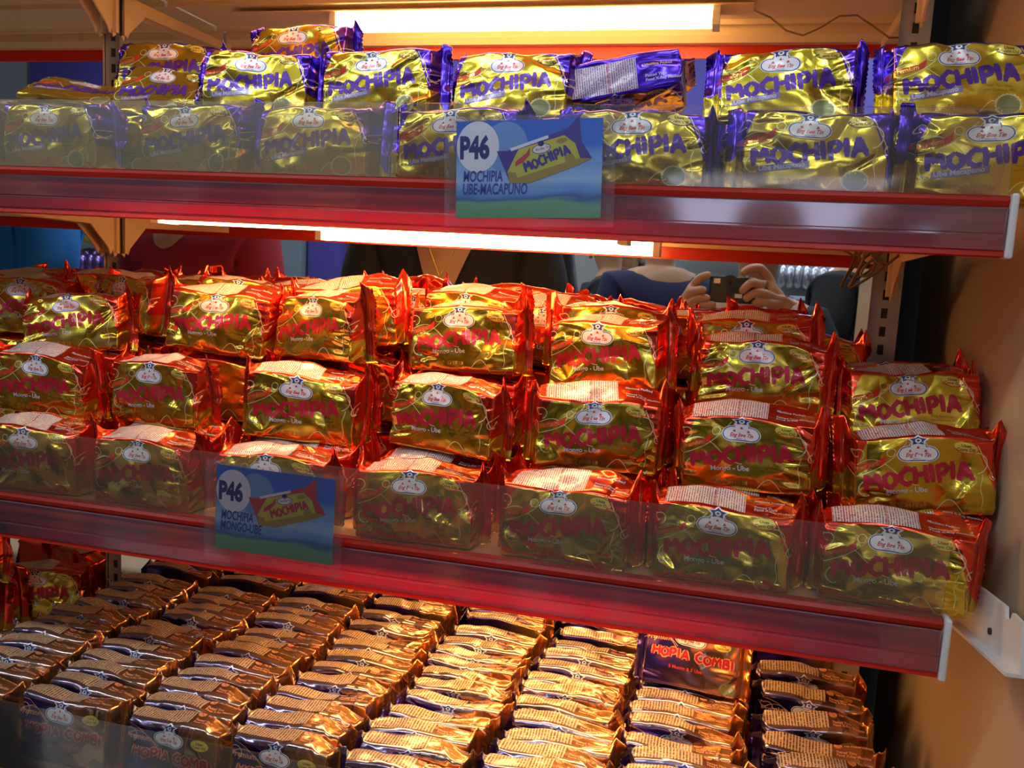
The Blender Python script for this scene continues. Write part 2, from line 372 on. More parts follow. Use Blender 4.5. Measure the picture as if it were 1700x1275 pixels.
def hopia_prints():
    G = {}
    W = []
    for p, wd in [(spiral(-.052, .058, .009, .003, -1, 4.6), .0008), ([(-.062 + .004 * i, .050 + .012 * math.sin(i * .3)) for i in range(12)], .0007), ([(-.058 + .003 * i, .070 - .0012 * i * (i * .12)) for i in range(14)], .0007)]:
        W.append((ribbon2d(p, wd), 'ink_peach', .6))
    W.append((text2d('Premium', .0085, -.056, .0530, 'LEFT', .15, .95, .02), 'ink_peach', 1.0))
    W.append((text2d('5 Mongo & 5 Ube', .0055, -.026, .0225, 'LEFT', 0, 1, .02), 'ink_banner', 1.0))
    W.append((ellipse2d(.045, .0100, .0098, .0085, 36, .04), 'ink_seal', 1.0))
    W.append((ellipse2d(.0195, .1015, .0045, .0045), 'ink_peach', 1.0)); W.append((ribbon2d([(.016, .105), (.023, .098)], .0008), 'ink_banner', 1.3))
    for s, vv in (('No Preservatives', .1005), ('Passed Thru', .0895), ('Food X-Ray Machine', .0848)):
        W.append((text2d(s, .0052, .018 if vv < .1 else .026, vv, 'LEFT', 0, .78, .04), 'ink_peach', 1.2))
    G['wrapper'] = W
    tl = [(s, 'ink_peach', 1.0 + .02 * i) for i, s in enumerate(brush('HOPIA COMBI', -.048, .0345, .050, .0345, .0110, .27, 5, 1.0, 1.75))]
    tl += [(s, 'ink_title_red', 1.8 + .02 * i) for i, s in enumerate(brush('HOPIA COMBI', -.048, .0345, .050, .0345, .0110, .27, 5))]
    G['product_title'] = tl
    G['brand_badge'] = badge(-.004, .0585, .034, .0135)
    G['oil_badge'] = [(ellipse2d(.034, .0590, .0100, .0055), 'ink_oil', 1.0), (text2d('Uses', .0036, .034, .0595, 'CENTER', 0, 1.1, .03), 'ink_dark', 1.4), (text2d('Corn Oil', .0036, .034, .0560, 'CENTER', 0, 1.1, .03), 'ink_dark', 1.4)]
    G['facts_panel'] = [(poly2d([(-.059, .0820), (.014, .0820), (.014, .1050), (-.059, .1050)]), 'facts_hopia', 1.0),
                        (ribbon2d([(-.026, .0820), (-.026, .1050)], .0005), 'ink_dark', 1.3)]
    return G
def dice(vs, fs, step=.0026):
    bm = bmesh.new(); bv = [bm.verts.new((a, b, 0)) for a, b in vs]
    for f in fs:
        try: bm.faces.new([bv[i] for i in f])
        except ValueError: pass
    for ax in (0, 1):
        lo = min(v[ax] for v in vs); hi = max(v[ax] for v in vs); k = math.ceil(lo / step)
        while k * step < hi:
            co = [0, 0, 0]; no = [0, 0, 0]; co[ax] = k * step; no[ax] = 1
            bmesh.ops.bisect_plane(bm, geom=bm.verts[:] + bm.edges[:] + bm.faces[:], plane_co=co, plane_no=no, dist=1e-6)
            k += 1
    bmesh.ops.triangulate(bm, faces=[f for f in bm.faces if len(f.verts) > 4])
    bm.verts.index_update()
    V = np.array([(v.co.x, v.co.y) for v in bm.verts]); F = [tuple(v.index for v in f.verts) for f in bm.faces]
    bm.free(); return V, F
def prep(G):
    return {k: [(*dice(*sh), m, lay) for sh, m, lay in L] for k, L in G.items()}

class Pack:
    """one crumpled pillow pack: unrolled grid -> surface"""
    def __init__(s, seed, L, core, H, T, fold=1.0, flare=.007, pw=14.0, zs=1.0, wedge=(.006, .017)):
        s.L, s.H, s.T = L, H, T; rnd = random.Random(seed); s.rnd = rnd; wg = rnd.uniform(*wedge); s.sw = .011
        xf = L / 2 - .011; s.xf = xf; nx = 110
        xs = np.linspace(-xf, xf, nx + 1)
        nf, nt_ = 46, 22
        per = 2 * (H + T)
        vs = np.concatenate([np.linspace(0, H, nf + 1)[:-1], np.linspace(H, H + T, nt_ + 1)[:-1], np.linspace(H + T, 2 * H + T, nf // 2 + 1)[:-1], np.linspace(2 * H + T, per, nt_ // 2 + 1)])
        s.xs, s.vs = xs, vs; X, V = np.meshgrid(xs, vs, indexing='ij')
        # rectangle
        y = np.where(V < H, -T / 2, np.where(V < H + T, -T / 2 + (V - H), np.where(V < 2 * H + T, T / 2, T / 2 - (V - 2 * H - T))))
        z = np.where(V < H, V, np.where(V < H + T, H, np.where(V < 2 * H + T, 2 * H + T - V, 0)))
        a = y / (T / 2); b = (z - H / 2) / (H / 2); p = pw
        n = (np.abs(a) ** p + np.abs(b) ** p) ** (1 / p); a, b = a / n, b / n
        xcore = core / 2; u = np.clip((np.abs(X) - xcore) / (xf - xcore), 0, 1); m = u * u * (3 - 2 * u)
        bul = 1 + .06 * (1 - np.clip(np.abs(X) / xcore, 0, 1) ** 4) * (1 - b ** 2)
        tscale = 1 - .10 * np.clip((b + .2), 0, 1)
        by = a * T / 2 * bul * tscale; bz = H / 2 + b * H / 2
        bz = bz + wg * np.clip(b, 0, 1) ** 3 * (a + 1) / 2 * (1 - .5 * np.clip(np.abs(X) / xcore, 0, 1) ** 3)
        wv = np.where(V <= H + T / 2, V + T / 2, np.where(V <= 2 * H + T + T / 2, (H + T / 2) * 2 + T / 2 - V, V - (2 * H + T) - T / 2))
        wv = np.clip(wv, 0, H + T)
        side = np.where((V <= H + T / 2) | (V >= per - T / 2), -1, 1)
        fl = rnd.uniform(.5, 1.1) * flare + wg * .5; fr = rnd.uniform(.6, 1.2) * flare + wg * .5
        ear = np.where(X > 0, fr, fl)
        fz = .0008 + (H + ear) * (wv / (H + T)); s.ear = (fl, fr)
        lean = [rnd.uniform(-.012, .008), rnd.uniform(-.012, .008)]; s.lean = lean
        fy = side * .0004 + np.where(X > 0, lean[1], lean[0]) * (fz / H) ** 2
        Y = by * (1 - m) + fy * m; Z = bz * (1 - m) + fz * m
        # slow waviness
        q = [rnd.uniform(0, 6.28) for _ in range(8)]
        Z = Z * (1 + .022 * np.sin(X * 55 + q[0]) * (1 - m) - .03 * (np.abs(X) / xf) ** 2 * (1 - m))
        P = np.stack([X, Y, Z], -1)
        # crumple
        D = .0003 * (np.sin(X * 130 + q[1] + 3 * np.sin(V * 90 + q[2])) + np.sin(V * 160 + q[3] + 2 * np.sin(X * 80 + q[4])))
        for i in range(int(34 * fold)):
            end = i % 2 == 0
            if end:
                cx = rnd.choice((-1, 1)) * rnd.uniform(.032, xf); th = rnd.gauss(0, .5); ln = rnd.uniform(.010, .028); wd = rnd.uniform(.0025, .006); am = rnd.choice((-1, 1, -1)) * rnd.uniform(.0008, .0022)
            else:
                cx = rnd.uniform(-xf, xf); th = rnd.uniform(0, math.pi); ln = rnd.uniform(.020, .060); wd = rnd.uniform(.009, .024); am = rnd.choice((-1, -1, 1)) * rnd.uniform(.0008, .0026)
            cv = rnd.uniform(0, H + T * 1.2) if rnd.random() < .85 else rnd.uniform(0, per)
            dx, dv = X - cx, V - cv; t = dx * math.cos(th) + dv * math.sin(th); uu = -dx * math.sin(th) + dv * math.cos(th)
            g = np.clip(1 - np.abs(uu) / wd, 0, 1) * np.clip(1 - (t / ln) ** 2, 0, 1)
            D = D + am * g
        s.V = vs
        D = D * (1 - .75 * m); D = np.where(V > 2 * H + T, np.minimum(D, 0) * .3, D)
        dPx = np.gradient(P, axis=0); dPv = np.gradient(P, axis=1); N = np.cross(dPx, dPv)
        N /= np.linalg.norm(N, axis=-1, keepdims=True) + 1e-12
        P = P + N * D[..., None]; P[:, -1] = P[:, 0]
        P[..., 2] = np.maximum(P[..., 2], 0)
        dPx = np.gradient(P, axis=0); dPv = np.gradient(P, axis=1); N = np.cross(dPx, dPv); N /= np.linalg.norm(N, axis=-1, keepdims=True) + 1e-12
        s.P, s.N = P * np.array([1, 1, zs]), N; s.zs = zs
    def surf(s, xv, off):
        x = np.clip(xv[:, 0], s.xs[0] + 1e-6, s.xs[-1] - 1e-6); v = np.clip(xv[:, 1], 0, s.vs[-1] - 1e-6)
        fi = (x - s.xs[0]) / (s.xs[1] - s.xs[0]); i = np.minimum(fi.astype(int), len(s.xs) - 2); fx = (fi - i)[:, None]
        j = np.clip(np.searchsorted(s.vs, v, side='right') - 1, 0, len(s.vs) - 2); fv = ((v - s.vs[j]) / (s.vs[j + 1] - s.vs[j]))[:, None]
        def il(A): return (A[i, j] * (1 - fx) + A[i + 1, j] * fx) * (1 - fv) + (A[i, j + 1] * (1 - fx) + A[i + 1, j + 1] * fx) * fv
        return il(s.P) + il(s.N) * off
def mesh_from(name, V, F, MI, mats, UV=None, smooth=True):
    me = bpy.data.meshes.new(name); me.from_pydata(V, [], F)
    for m in mats: me.materials.append(M[m])
    me.polygons.foreach_set('material_index', MI)
    if UV is not None:
        l = me.uv_layers.new(name='UVMap'); idx = np.zeros(len(me.loops), dtype=np.int32); me.loops.foreach_get('vertex_index', idx)
        l.data.foreach_set('uv', np.asarray(UV, dtype=np.float32)[idx].ravel())
    me.polygons.foreach_set('use_smooth', [smooth] * len(me.polygons)); me.update(); return me
def pack_meshes(pk, foil, prints, flat_seal=False):
    out = {}
    nx, nv = pk.P.shape[0], pk.P.shape[1]
    V = [tuple(p) for p in pk.P.reshape(-1, 3)]; UV = [(x, v) for x in pk.xs for v in pk.vs]
    F = [(i * nv + j, (i + 1) * nv + j, (i + 1) * nv + j + 1, i * nv + j + 1) for i in range(nx - 1) for j in range(nv - 1)]
    MI = [0] * len(F); mats = [foil]
    def app(lst, V, UV, F, MI, mats, base):
        for (a, f, m, lay) in lst:
            if m not in mats: mats.append(m)
            k = len(V); P = pk.surf(a, .00012 * lay + .00006)
            V += [tuple(p) for p in P]; UV += [tuple(q) for q in a]; F += [tuple(i + k for i in ff) for ff in f]; MI += [mats.index(m)] * len(f)
    app(prints['wrapper'], V, UV, F, MI, mats, 0)
    out['wrapper'] = mesh_from('wrapper', V, F, MI, mats, UV)
    for k, lst in prints.items():
        if k == 'wrapper': continue
        V, UV, F, MI, mats = [], [], [], [], []
        app(lst, V, UV, F, MI, mats, 0); out[k] = mesh_from(k, V, F, MI, mats, UV)
    # crimped end seals
    for sgn, key in ((-1, 'seal_l'), (1, 'seal_r')):
        ear = pk.ear[0 if sgn < 0 else 1]; lean = pk.lean[0 if sgn < 0 else 1]; n = 34; cols = 13; V = []; UV = []; rnd = pk.rnd
        ph = rnd.uniform(0, 6); drop_ = rnd.uniform(-.05, .30); curl = rnd.uniform(-.016, .020); bend = rnd.choice((rnd.uniform(.006, .016), rnd.uniform(-.006, .010)))
        for fb in (-1, 1):
            for i in range(n + 1):
                t = i / n; z = .0008 + (pk.H + ear) * t
                for c in range(cols):
                    u = c / (cols - 1); ex = pk.sw * (u - .35 * u * u * min(abs(bend) / .012, 1)) + (.0012 * (i % 2) if c == cols - 1 else 0)
                    rid = .00055 * math.sin(u * 2 * math.pi * 5) * (1 if u > .1 else 0)
                    yy = lean * (z / pk.H) ** 2 + rid + fb * .00022 + bend * u * u + .0026 * math.sin(t * 8 + ph) * u + .0009 * math.sin(t * 23 + ph) * u
                    yy += curl * max(t - .55, 0) ** 1.5 * 2 * u
                    V.append((sgn * (pk.xf + ex - .0004), yy, pk.zs * max(z * (1 - drop_ * u * t ** 2) + .0015 * math.sin(t * 17 + ph) * u, 0)))
                    UV.append((sgn * (pk.xf + ex), t * pk.H * 1.05))
        m_ = (n + 1) * cols; F = []
        for k in (0, 1):
            for i in range(n):
                for c in range(cols - 1):
                    q = (k * m_ + i * cols + c, k * m_ + i * cols + c + 1, k * m_ + (i + 1) * cols + c + 1, k * m_ + (i + 1) * cols + c)
                    F.append(q if k == 0 else q[::-1])
        for i in range(n):
            a = i * cols + cols - 1; F.append((a, a + cols, m_ + a + cols, m_ + a))
        for c in range(cols - 1): F.append((c, c + 1, m_ + c + 1, m_ + c)); F.append((n * cols + c, n * cols + c + 1, m_ + n * cols + c + 1, m_ + n * cols + c))
        out[key] = mesh_from('end_seal', V, F, [0] * len(F), [foil], UV)
    return out
def make_protos(foil, prints, seeds, L, core, H, T, **k):
    res = []
    pp = prep(prints)
    for sd in seeds: res.append(pack_meshes(Pack(sd, L, core, H, T, **k), foil, pp))
    return res
NV = 5
protos = {
 'red': make_protos('foil_red', mochi_prints('red'), [11 + i for i in range(NV)], .158, .122, H, T, flare=.012, fold=1.35),
 'purple': make_protos('foil_purple', mochi_prints('purple'), [31 + i for i in range(NV)], .152, .120, H, T, zs=.94, wedge=(.002, .008)),
 'hopia': make_protos('foil_hopia', hopia_prints(), [51 + i for i in range(6)], .142, .108, .075, .032, fold=.6, flare=.004, pw=11.0, wedge=(-.001, .003))}
# one real pack object per crumple variant; every other pack is an object.copy() of it
first = {}
def place(kind, var, loc, rot, label, group, plain=False):
    key = (kind, var, plain)
    if key not in first:
        r = link('snack_pack', None)
        ms = protos[kind][var]
        link('wrapper', ms['wrapper'], r)
        a = link('end_seal', ms['seal_l'], r); b = link('end_seal', ms['seal_r'], r)
        if not plain:
            for k in ('product_title', 'brand_badge', 'oil_badge', 'facts_panel'): link(k, ms[k], r)
        first[key] = r
    else:
        r = copy_tree(first[key])
    r.location = loc; r.rotation_euler = rot
    tag(r, label, 'snack pack', group)
    return r
ORD = ['leftmost', 'second from the left', 'third from the left', 'fourth from the left', 'fifth from the left', 'sixth from the left', 'seventh from the left', 'eighth from the left', 'ninth from the left', 'tenth from the left']
rnd = random.Random(7)
def rad(*a): return tuple(math.radians(q) for q in a)

# ------------------------------------------------------------------ shelf unit
ZT, ZM, ZB, ZU = .080, -.284, -.567, .392     # shelf surfaces: top, middle, bottom, and the one above the frame
XL, XR, XJ = -1.75, .216, -.895
YF, YM = .800, 1.120                          # trim front plane, mirror plane
def shelf(zt, yf, label, drop=.046, right=XR):
    t = thing('shelf', label, 'shelf', (0, 0, zt))
    for x0, x1 in ((XL, XJ - .003), (XJ + .003, right - .002)):
        m = MB()
        m.prism([(yf + .008, 0), (YM - .004, 0), (YM - .004, -.026), (YM - .010, -.026), (YM - .010, -.0035), (yf + .030, -.0035), (yf + .030, -.018), (yf + .024, -.028), (yf + .008, -.028)], x0, x1, 'x', 'ivory_metal')
        for yy in (yf + .05, yf + .185, yf + .245):                       # pressed ribs under the board
            m.prism([(yy, -.003), (yy + .010, -.003), (yy + .008, -.010), (yy + .002, -.010)], x0, x1, 'x', 'ivory_metal')
        m.build('board', t)
    # red price channel with its clear snap-in cover
    m = MB()
    m.prism([(yf + .008, .003), (yf - .002, .003), (yf - .004, -.001), (yf - .002, -.006), (yf + .004, -.007), (yf + .004, -drop + .006), (yf - .003, -drop + .004), (yf - .004, -drop), (yf + .008, -drop - .001)], XL, right, 'x', 'red_plastic')
    tag(m.build('price_channel', t), 'red plastic channel')
    m = MB()
    b0 = -.0065; b1 = -.0065 - (drop - .0125) * .62; b2 = -.0065 - (drop - .0125)
    pr = [(yf - .0045, b0), (yf - .0052, b0 - .001), (yf - .0054, b1), (yf - .0046, b1 - .0008), (yf - .0046, b1 - .0022), (yf - .0054, b1 - .003), (yf - .0048, b2 - .001), (yf - .0040, b2)]
    pr2 = [(a + .0008, b) for a, b in pr[::-1]]
    m.prism(pr + pr2, XL, right - .001, 'x', 'clear_cover'); tag(m.build('channel_cover', t), 'clear glossy cover strip')
    m = MB(); m.box(right, right + .006, yf - .008, yf + .010, -drop - .002, .005, 'white_plastic')
    tag(m.build('end_cap', t, bevel=.002), 'white end cap')
    return t
shelf(ZT, YF, 'upper red-edged shelf carrying the purple and gold packs')
shelf(ZM, YF, 'middle red-edged shelf carrying the heap of red and gold packs', .050, .206)
shelf(ZB, .728, 'bottom shelf under the rows of copper and purple packs')
shelf(ZU, YF, 'shelf above the purple packs, seen only as its underside in the mirror')
# brackets hooked in the posts
def bracket(x, zt, label):
    t = thing('shelf_bracket', label, 'bracket', (x, 0, zt))
    m = MB()
    poly = [(YF + .03, -.040), (YF + .03, -.028), (YM - .006, -.028), (YM - .006, -.088), (YM - .011, -.092), (YM - .014, -.080), (YM - .019, -.088), (YM - .024, -.078), (YM - .060, -.046)]
    m.prism(poly, -.0012, .0012, 'x', 'ivory_metal'); m.build('plate', t)
    m = MB(); m.box(-.006, .006, YM - .012, YM - .006, -.086, -.030, 'ivory_metal'); m.build('hook', t)
    return t
for zt, nm in ((ZU, 'topmost shelf'), (ZT, 'upper shelf'), (ZM, 'middle shelf')):
    for x, sd in ((XJ - .010, 'left side of the left post'), (XJ + .012, 'right side of the left post'), (.186, 'right post')):
        bracket(x, zt, 'tan steel bracket under the %s at the %s' % (nm, sd))
def post(x0, x1, label):
    t = thing('upright_post', label, 'post', ((x0 + x1) / 2, 1.125, -1.33))
    m = MB(); hw = (x1 - x0) / 2; m.box(-hw, hw, 0, .03, 0, 2.1, 'post_metal')
    for i in range(70): z = .55 + i * .022; m.box(-.0035, .0035, -.0004, .0001, z, z + .012, 'dark_gap')
    m.build('post_body', t); return t
post(XJ - .013, XJ + .013, 'grey-brown slotted steel post between the two mirror panels at left')
post(.166, .200, 'slotted steel post at the right edge of the mirror')
for x0, x1, s in ((XL, XJ - .014, 'mirror panel at the far left behind the shelves'), (XJ + .014, .165, 'large mirror panel behind the shelves reflecting the shoppers')):
    m = MB(); m.box(x0, x1, YM, YM + .006, ZB - .01, .75, 'mirror_glass'); o = m.build('mirror_panel'); tag(o, s, 'mirror')
m = MB(); m.box(XL, .5, 1.40, 1.42, -1.33, .9, 'dark_gap'); tag(m.build('wall_back'), kind='structure')
m = MB()
m.prism([(.30, -1.33), (1.31, -1.33), (1.325, -.4), (1.33, -.12), (1.345, .04), (1.36, .9), (.30, .9)], .262, .285, 'x', 'panel_cream')
tag(m.build('wall_right'), kind='structure')
m = MB(); m.box(XL - .02, XL, .5, 1.4, -1.33, .9, 'panel_cream'); tag(m.build('wall_left'), kind='structure')
m = MB(); m.box(XL, .262, .76, 1.11, -1.33, -.66, 'ivory_metal'); o = m.build('shelf_plinth'); tag(o, 'cream metal base under the bottom shelf', 'plinth')
# notched bracket on the right wall
t = thing('wall_bracket', 'white notched metal bracket on the cream wall right of the middle shelf', 'bracket', (.245, 0, 0))
pp = [(1590, 955), (1633, 977), (1672, 1007), (1672, 1026), (1680, 1030), (1684, 1018), (1700, 1035), (1697, 1127), (1594, 1037)]
q = [at(a, b, x=.245) for a, b in pp]; m = MB(); m.prism([(a[1], a[2]) for a in q], -.0015, .0015, 'x', 'white_plastic')
m.prism([(q[7][1], q[7][2]), (q[8][1], q[8][2]), (q[8][1], q[8][2] + .003), (q[7][1], q[7][2] + .003)], -.012, 0, 'x', 'white_plastic'); m.build('plate', t)
a = at(1644, 1048, x=.243); m = MB(); m.tube([(-.0035, a[1], a[2]), (-.0012, a[1], a[2])], .003, 'dark_gap', 12); m.build('hole_rim', t)
# hanging wires at the right post
m = MB()
for k in range(3):
    p = []
    for i in range(15):
        u = i / 14; p.append((.13 + .05 * u + .02 * math.sin(u * 5 + k), 1.06 + .01 * k, .052 - .045 * math.sin(u * math.pi) * (.5 + .3 * k)))
    m.tube(p, .0016, 'wire', 6)
tag(m.build('lamp_wires', smooth=True), 'brown lamp wires looping below the upper shelf by the right post', 'wire')
m = MB(); p = [(.0 + .022 * i, 1.0 - .004 * i, ZU - .032 - .030 * math.sin(i / 9 * math.pi * 1.6) ** 2) for i in range(10)]
m.tube(p, .0013, 'wire', 6); tag(m.build('lamp_wire', smooth=True), 'thin brown wire drooping from the topmost lamp at right', 'wire')

# tube lamps
def lamp(x0, x1, y, zb, label, hx0, hx1, hh):
    t = thing('tube_lamp', label, 'lamp', ((x0 + x1) / 2, y, zb)); c = (x0 + x1) / 2
    m = MB(); m.prism([(-.026, hh), (.026, hh), (.026, .0245), (-.026, .0245)], hx0 - c, hx1 - c, 'x', 'ivory_metal'); m.build('housing', t)
    m = MB(); n = 12
    pr = [(.019 * math.copysign(abs(math.cos(math.pi * (1 + i / n))) ** .7, math.cos(math.pi * (1 + i / n))), .024 + .024 * math.sin(math.pi * (1 + i / n))) for i in range(n + 1)]
    m.prism(pr, x0 - c, x1 - c, 'x', 'tube_glow'); tag(m.build('glowing_tube', t, smooth=False), 'bright warm white tube')
    m = MB()
    for xx in (x0 - c - .010, x1 - c): m.box(xx, xx + .010, -.0195, .0195, -.0005, .0245, 'white_plastic')
    m.build('tube_cap', t)
lamp(-.651, -.115, .912, ZT - .0465, 'glowing tube lamp under the upper shelf', -.70, -.02, .0425)
lamp(-.625, -.055, .935, ZU - .036, 'glowing tube lamp under the topmost shelf, seen in the mirror', -.80, .0, .0262)
lamp(-.46, .03, .93, ZM - .0435, 'tube lamp under the middle shelf lighting the copper packs', -.52, .10, .0395)

# acrylic guards
def guard(y, z0, z1, x1, label, x0=XL, mt_='acrylic'):
    m = MB(); m.box(x0, x1, y - .0012, y, z0, z1, mt_); tag(m.build('acrylic_guard'), label, 'guard')
guard(.798, ZT + .003, .1525, .214, 'clear acrylic guard in front of the purple packs, right piece', -.318)
guard(.798, ZT + .003, .1525, -.320, 'scuffed hazy acrylic guard in front of the purple packs, left piece', XL, 'acrylic_scuffed')
guard(.798, ZM + .003, -.207, .204, 'clear acrylic guard standing in front of the red and gold packs')
guard(.726, ZB + .003, -.487, .214, 'clear acrylic guard at the front of the bottom shelf')

# ------------------------------------------------------------------ price tags
def sky_mat(name):
    m = bpy.data.materials.new(name); m.use_nodes = True; nt = m.node_tree; b = nt.nodes['Principled BSDF']; b.inputs['Roughness'].default_value = .35
    uv = nt.nodes.new('ShaderNodeTexCoord'); sp = nt.nodes.new('ShaderNodeSeparateXYZ'); nt.links.new(uv.outputs['Object'], sp.inputs[0])
    nz = nt.nodes.new('ShaderNodeTexNoise'); nz.inputs['Scale'].default_value = 14; mp = nt.nodes.new('ShaderNodeMapping'); mp.inputs['Scale'].default_value = (1, 1, 4)
    nt.links.new(uv.outputs['Object'], mp.inputs[0]); nt.links.new(mp.outputs[0], nz.inputs['Vector'])
    ad = nt.nodes.new('ShaderNodeMath'); ad.operation = 'MULTIPLY_ADD'; nt.links.new(nz.outputs[0], ad.inputs[0]); ad.inputs[1].default_value = .022; nt.links.new(sp.outputs[2], ad.inputs[2])
    ramp = nt.nodes.new('ShaderNodeValToRGB'); mr = nt.nodes.new('ShaderNodeMapRange'); nt.links.new(ad.outputs[0], mr.inputs[0]); mr.inputs[1].default_value = .0; mr.inputs[2].default_value = .10
    nt.links.new(mr.outputs[0], ramp.inputs[0]); e = ramp.color_ramp.elements
    e[0].position = .0; e[0].color = (.10, .33, .12, 1); e[1].position = 1; e[1].color = (.012, .13, .66, 1)
    for p, c in ((.16, (.15, .42, .20)), (.25, (.20, .46, .28)), (.285, (.04, .16, .42)), (.34, (.16, .40, .80)), (.44, (.38, .62, .90)), (.58, (.26, .52, .88)), (.76, (.02, .20, .76))):
        k = e.new(p); k.color = (*c, 1)
    nt.links.new(ramp.outputs[0], b.inputs['Base Color']); M[name] = m
sky_mat('tag_sky')
mat('tag_white', (.85, .88, .95), 0, .4); mat('tag_navy', (.006, .01, .20), 0, .4); mat('tag_blue', (.01, .05, .38), 0, .4)
mat('tag_gold', (.62, .60, .06), 0, .4); mat('tag_olive', (.42, .30, .04), 0, .4); mat('tag_red', (.60, .03, .06), 0, .4); mat('tag_purple', (.05, .03, .30), 0, .4); mat('tag_light', (.17, .38, .72), 0, .4)
def flat(shapes, name, parent):
    """printed ink layers, a hair in front of the card"""
    V, F, MI, mats = [], [], [], []
    for (vs, fs), m, lay in shapes:
        if m not in mats: mats.append(m)
        k = len(V); V += [(a, -.0005 - .00008 * lay, b) for a, b in vs]; F += [tuple(i + k for i in f) for f in fs]; MI += [mats.index(m)] * len(fs)
    return link(name, mesh_from(name, V, F, MI, mats, None, False), parent)
def price_tag(tl, tr, br, bl, sl, y, lines, band, label, tcol):
    tl, tr, br, bl = [at(*p, y=y) for p in (tl, tr, br, bl)]
    wd = ((tr[0] - tl[0]) + (br[0] - bl[0])) / 2; ht = ((tl[2] - bl[2]) + (tr[2] - br[2])) / 2
    rz = math.atan2(tr[2] - tl[2] + br[2] - bl[2], tr[0] - tl[0] + br[0] - bl[0])
    t = thing('price_tag', label, 'price tag', (float(bl[0]), y, float(bl[2])), (0, -rz, 0))
    m = MB(); m.box(0, wd, -.0003, .0003, 0, ht, 'tag_sky'); tag(m.build('printed_card', t), 'card printed with blue sky and green grass')
    k = wd / .132
    x0, x1, z0, z1 = sl; m = MB(); m.box(x0, wd + x1, .0006, .0012, z0, ht + z1, 'sleeve'); m.box(x0, wd + x1, -.0022, -.0017, z0, ht + z1, 'sleeve')
    m.build('clear_sleeve', t)
    L = [(ellipse2d(.046 * k, .062 * k, .020 * k, .022 * k, 40), 'tag_light', 0), (ellipse2d(.0200 * k, .0625 * k, .0196 * k, .0222 * k, 48), 'tag_white', 1)]
    flat(L, 'price_disc', t)
    L = [(text2d('P46', .0262 * k, .0030 * k, .0530 * k, 'LEFT', 0, .70, .050), 'tag_navy', 2),
         (text2d(lines[0], .0134 * k, .0065 * k, .0322 * k, 'LEFT', .06, .58, .026), 'tag_blue', 2), (text2d(lines[1], .0134 * k, .0060 * k, .0210 * k, 'LEFT', .06, .58, .026), 'tag_blue', 2)]
    flat(L, 'lettering', t)
    def rr(p, a=.22, ox=.048, oz=.030): return [((ox + x * math.cos(a) - z * math.sin(a)) * k, (oz + x * math.sin(a) + z * math.cos(a)) * k) for x, z in p]
    L = [(poly2d(rr([(.002, .0), (.0, .012), (-.004, .030), (.006, .028), (.012, .030), (.062, .034), (.074, .042), (.072, .020), (.078, .004), (.064, .001), (.020, -.004)])), band, 2),
         (poly2d(rr([(.002, .0), (.002, .010), (.010, .020), (.016, .027), (.058, .029), (.066, .020), (.068, .006), (.078, .004), (.064, .001), (.020, -.004)])), 'tag_gold', 3),
         (poly2d(rr([(.002, .0), (.002, .010), (.009, .008), (.010, .003), (.066, .007), (.078, .004), (.064, .001), (.020, -.004)])), 'tag_olive', 4),
         (poly2d(rr([(.008, .0295), (.044, .0325), (.044, .0298), (.009, .0268)])), 'tag_white', 3.5),
         (poly2d(rr([(.010, .013), (.011, .017), (.022, .022), (.026, .026), (.025, .020), (.018, .015)])), 'tag_red', 4),
         (ellipse2d(*rr([(.036, .0225)])[0], .0085 * k, .0042 * k, rot=.2), 'tag_navy', 4), (ellipse2d(*rr([(.036, .0225)])[0], .0078 * k, .0036 * k, rot=.2), 'tag_white', 5),
         (ellipse2d(*rr([(.0365, .027)])[0], .0028 * k, .0024 * k), 'tag_navy', 5), (text2d('Eng Bee Tin', .0032 * k, *rr([(.0305, .0215)])[0], 'LEFT', .2, .8, .02, .22), 'tag_red', 6),
         (ellipse2d(*rr([(.055, .025)])[0], .005 * k, .0022 * k, rot=.2), 'tag_olive', 5), (ellipse2d(*rr([(.059, .0085)])[0], .0045 * k, .0042 * k), 'tag_olive', 4.5)]
    a, b = rr([(.018, .0055), (.061, .0115)])
    L += [(s, tcol, 6 + .05 * i) for i, s in enumerate(brush('MOCHIPIA', a[0], a[1], b[0], b[1] + .001 * k, .0090 * k, .25, 3))]
    flat(L, 'pack_picture', t)
price_tag((762, 200), (1003, 195), (1000, 360), (757, 362), (-.011, .012, -.008, .004), .790, ('MOCHIPIA', 'UBE-MACAPUNO'), 'tag_purple', 'blue price tag picturing a purple and gold pack, on the upper shelf edge', 'tag_purple')
price_tag((365, 772), (562, 797), (551, 940), (357, 908), (-.012, .010, -.012, .004), .790, ('MOCHIPIA', 'MONGO-UBE'), 'tag_red', 'blue price tag picturing a red and gold pack, on the middle shelf edge', 'tag_red')

# ------------------------------------------------------------------ packs: upper shelf
def jit(a): return rnd.uniform(-a, a)
G_T = 'purple and gold packs in the front row of the upper shelf'
top_x = [-.880, -.724, -.552, -.414, -.264, -.094, .060, .205]
desc = ['cut off at far left', 'second from the left', 'third from the left', 'fourth from the left', 'its right half behind the blue tag', 'just right of the blue tag', 'second from the right', 'at the right end']
for i, x in enumerate(top_x):
    place('purple', i % NV, (x, .8305 + jit(.001), ZT + .001), rad(jit(2), 0, jit(5)), 'purple and gold pack in the upper front row, ' + desc[i], G_T)
for i, x in enumerate([-.83, -.68, -.53, -.376, -.235, -.088, .044, .188]):
    place('purple', (i + 2) % NV, (x, .879, ZT + .001), rad(0, 0, jit(3)), 'purple and gold pack hidden behind the upper shelf front row', 'purple packs hidden behind the front row', True)
for x in (-.68, -.53, -.376, -.235, -.09, .05):
    place('purple', 1, (x, .927, ZT + .001), rad(0, 0, jit(3)), 'purple and gold pack hidden at the back of the upper shelf', 'purple packs hidden at the back', True)
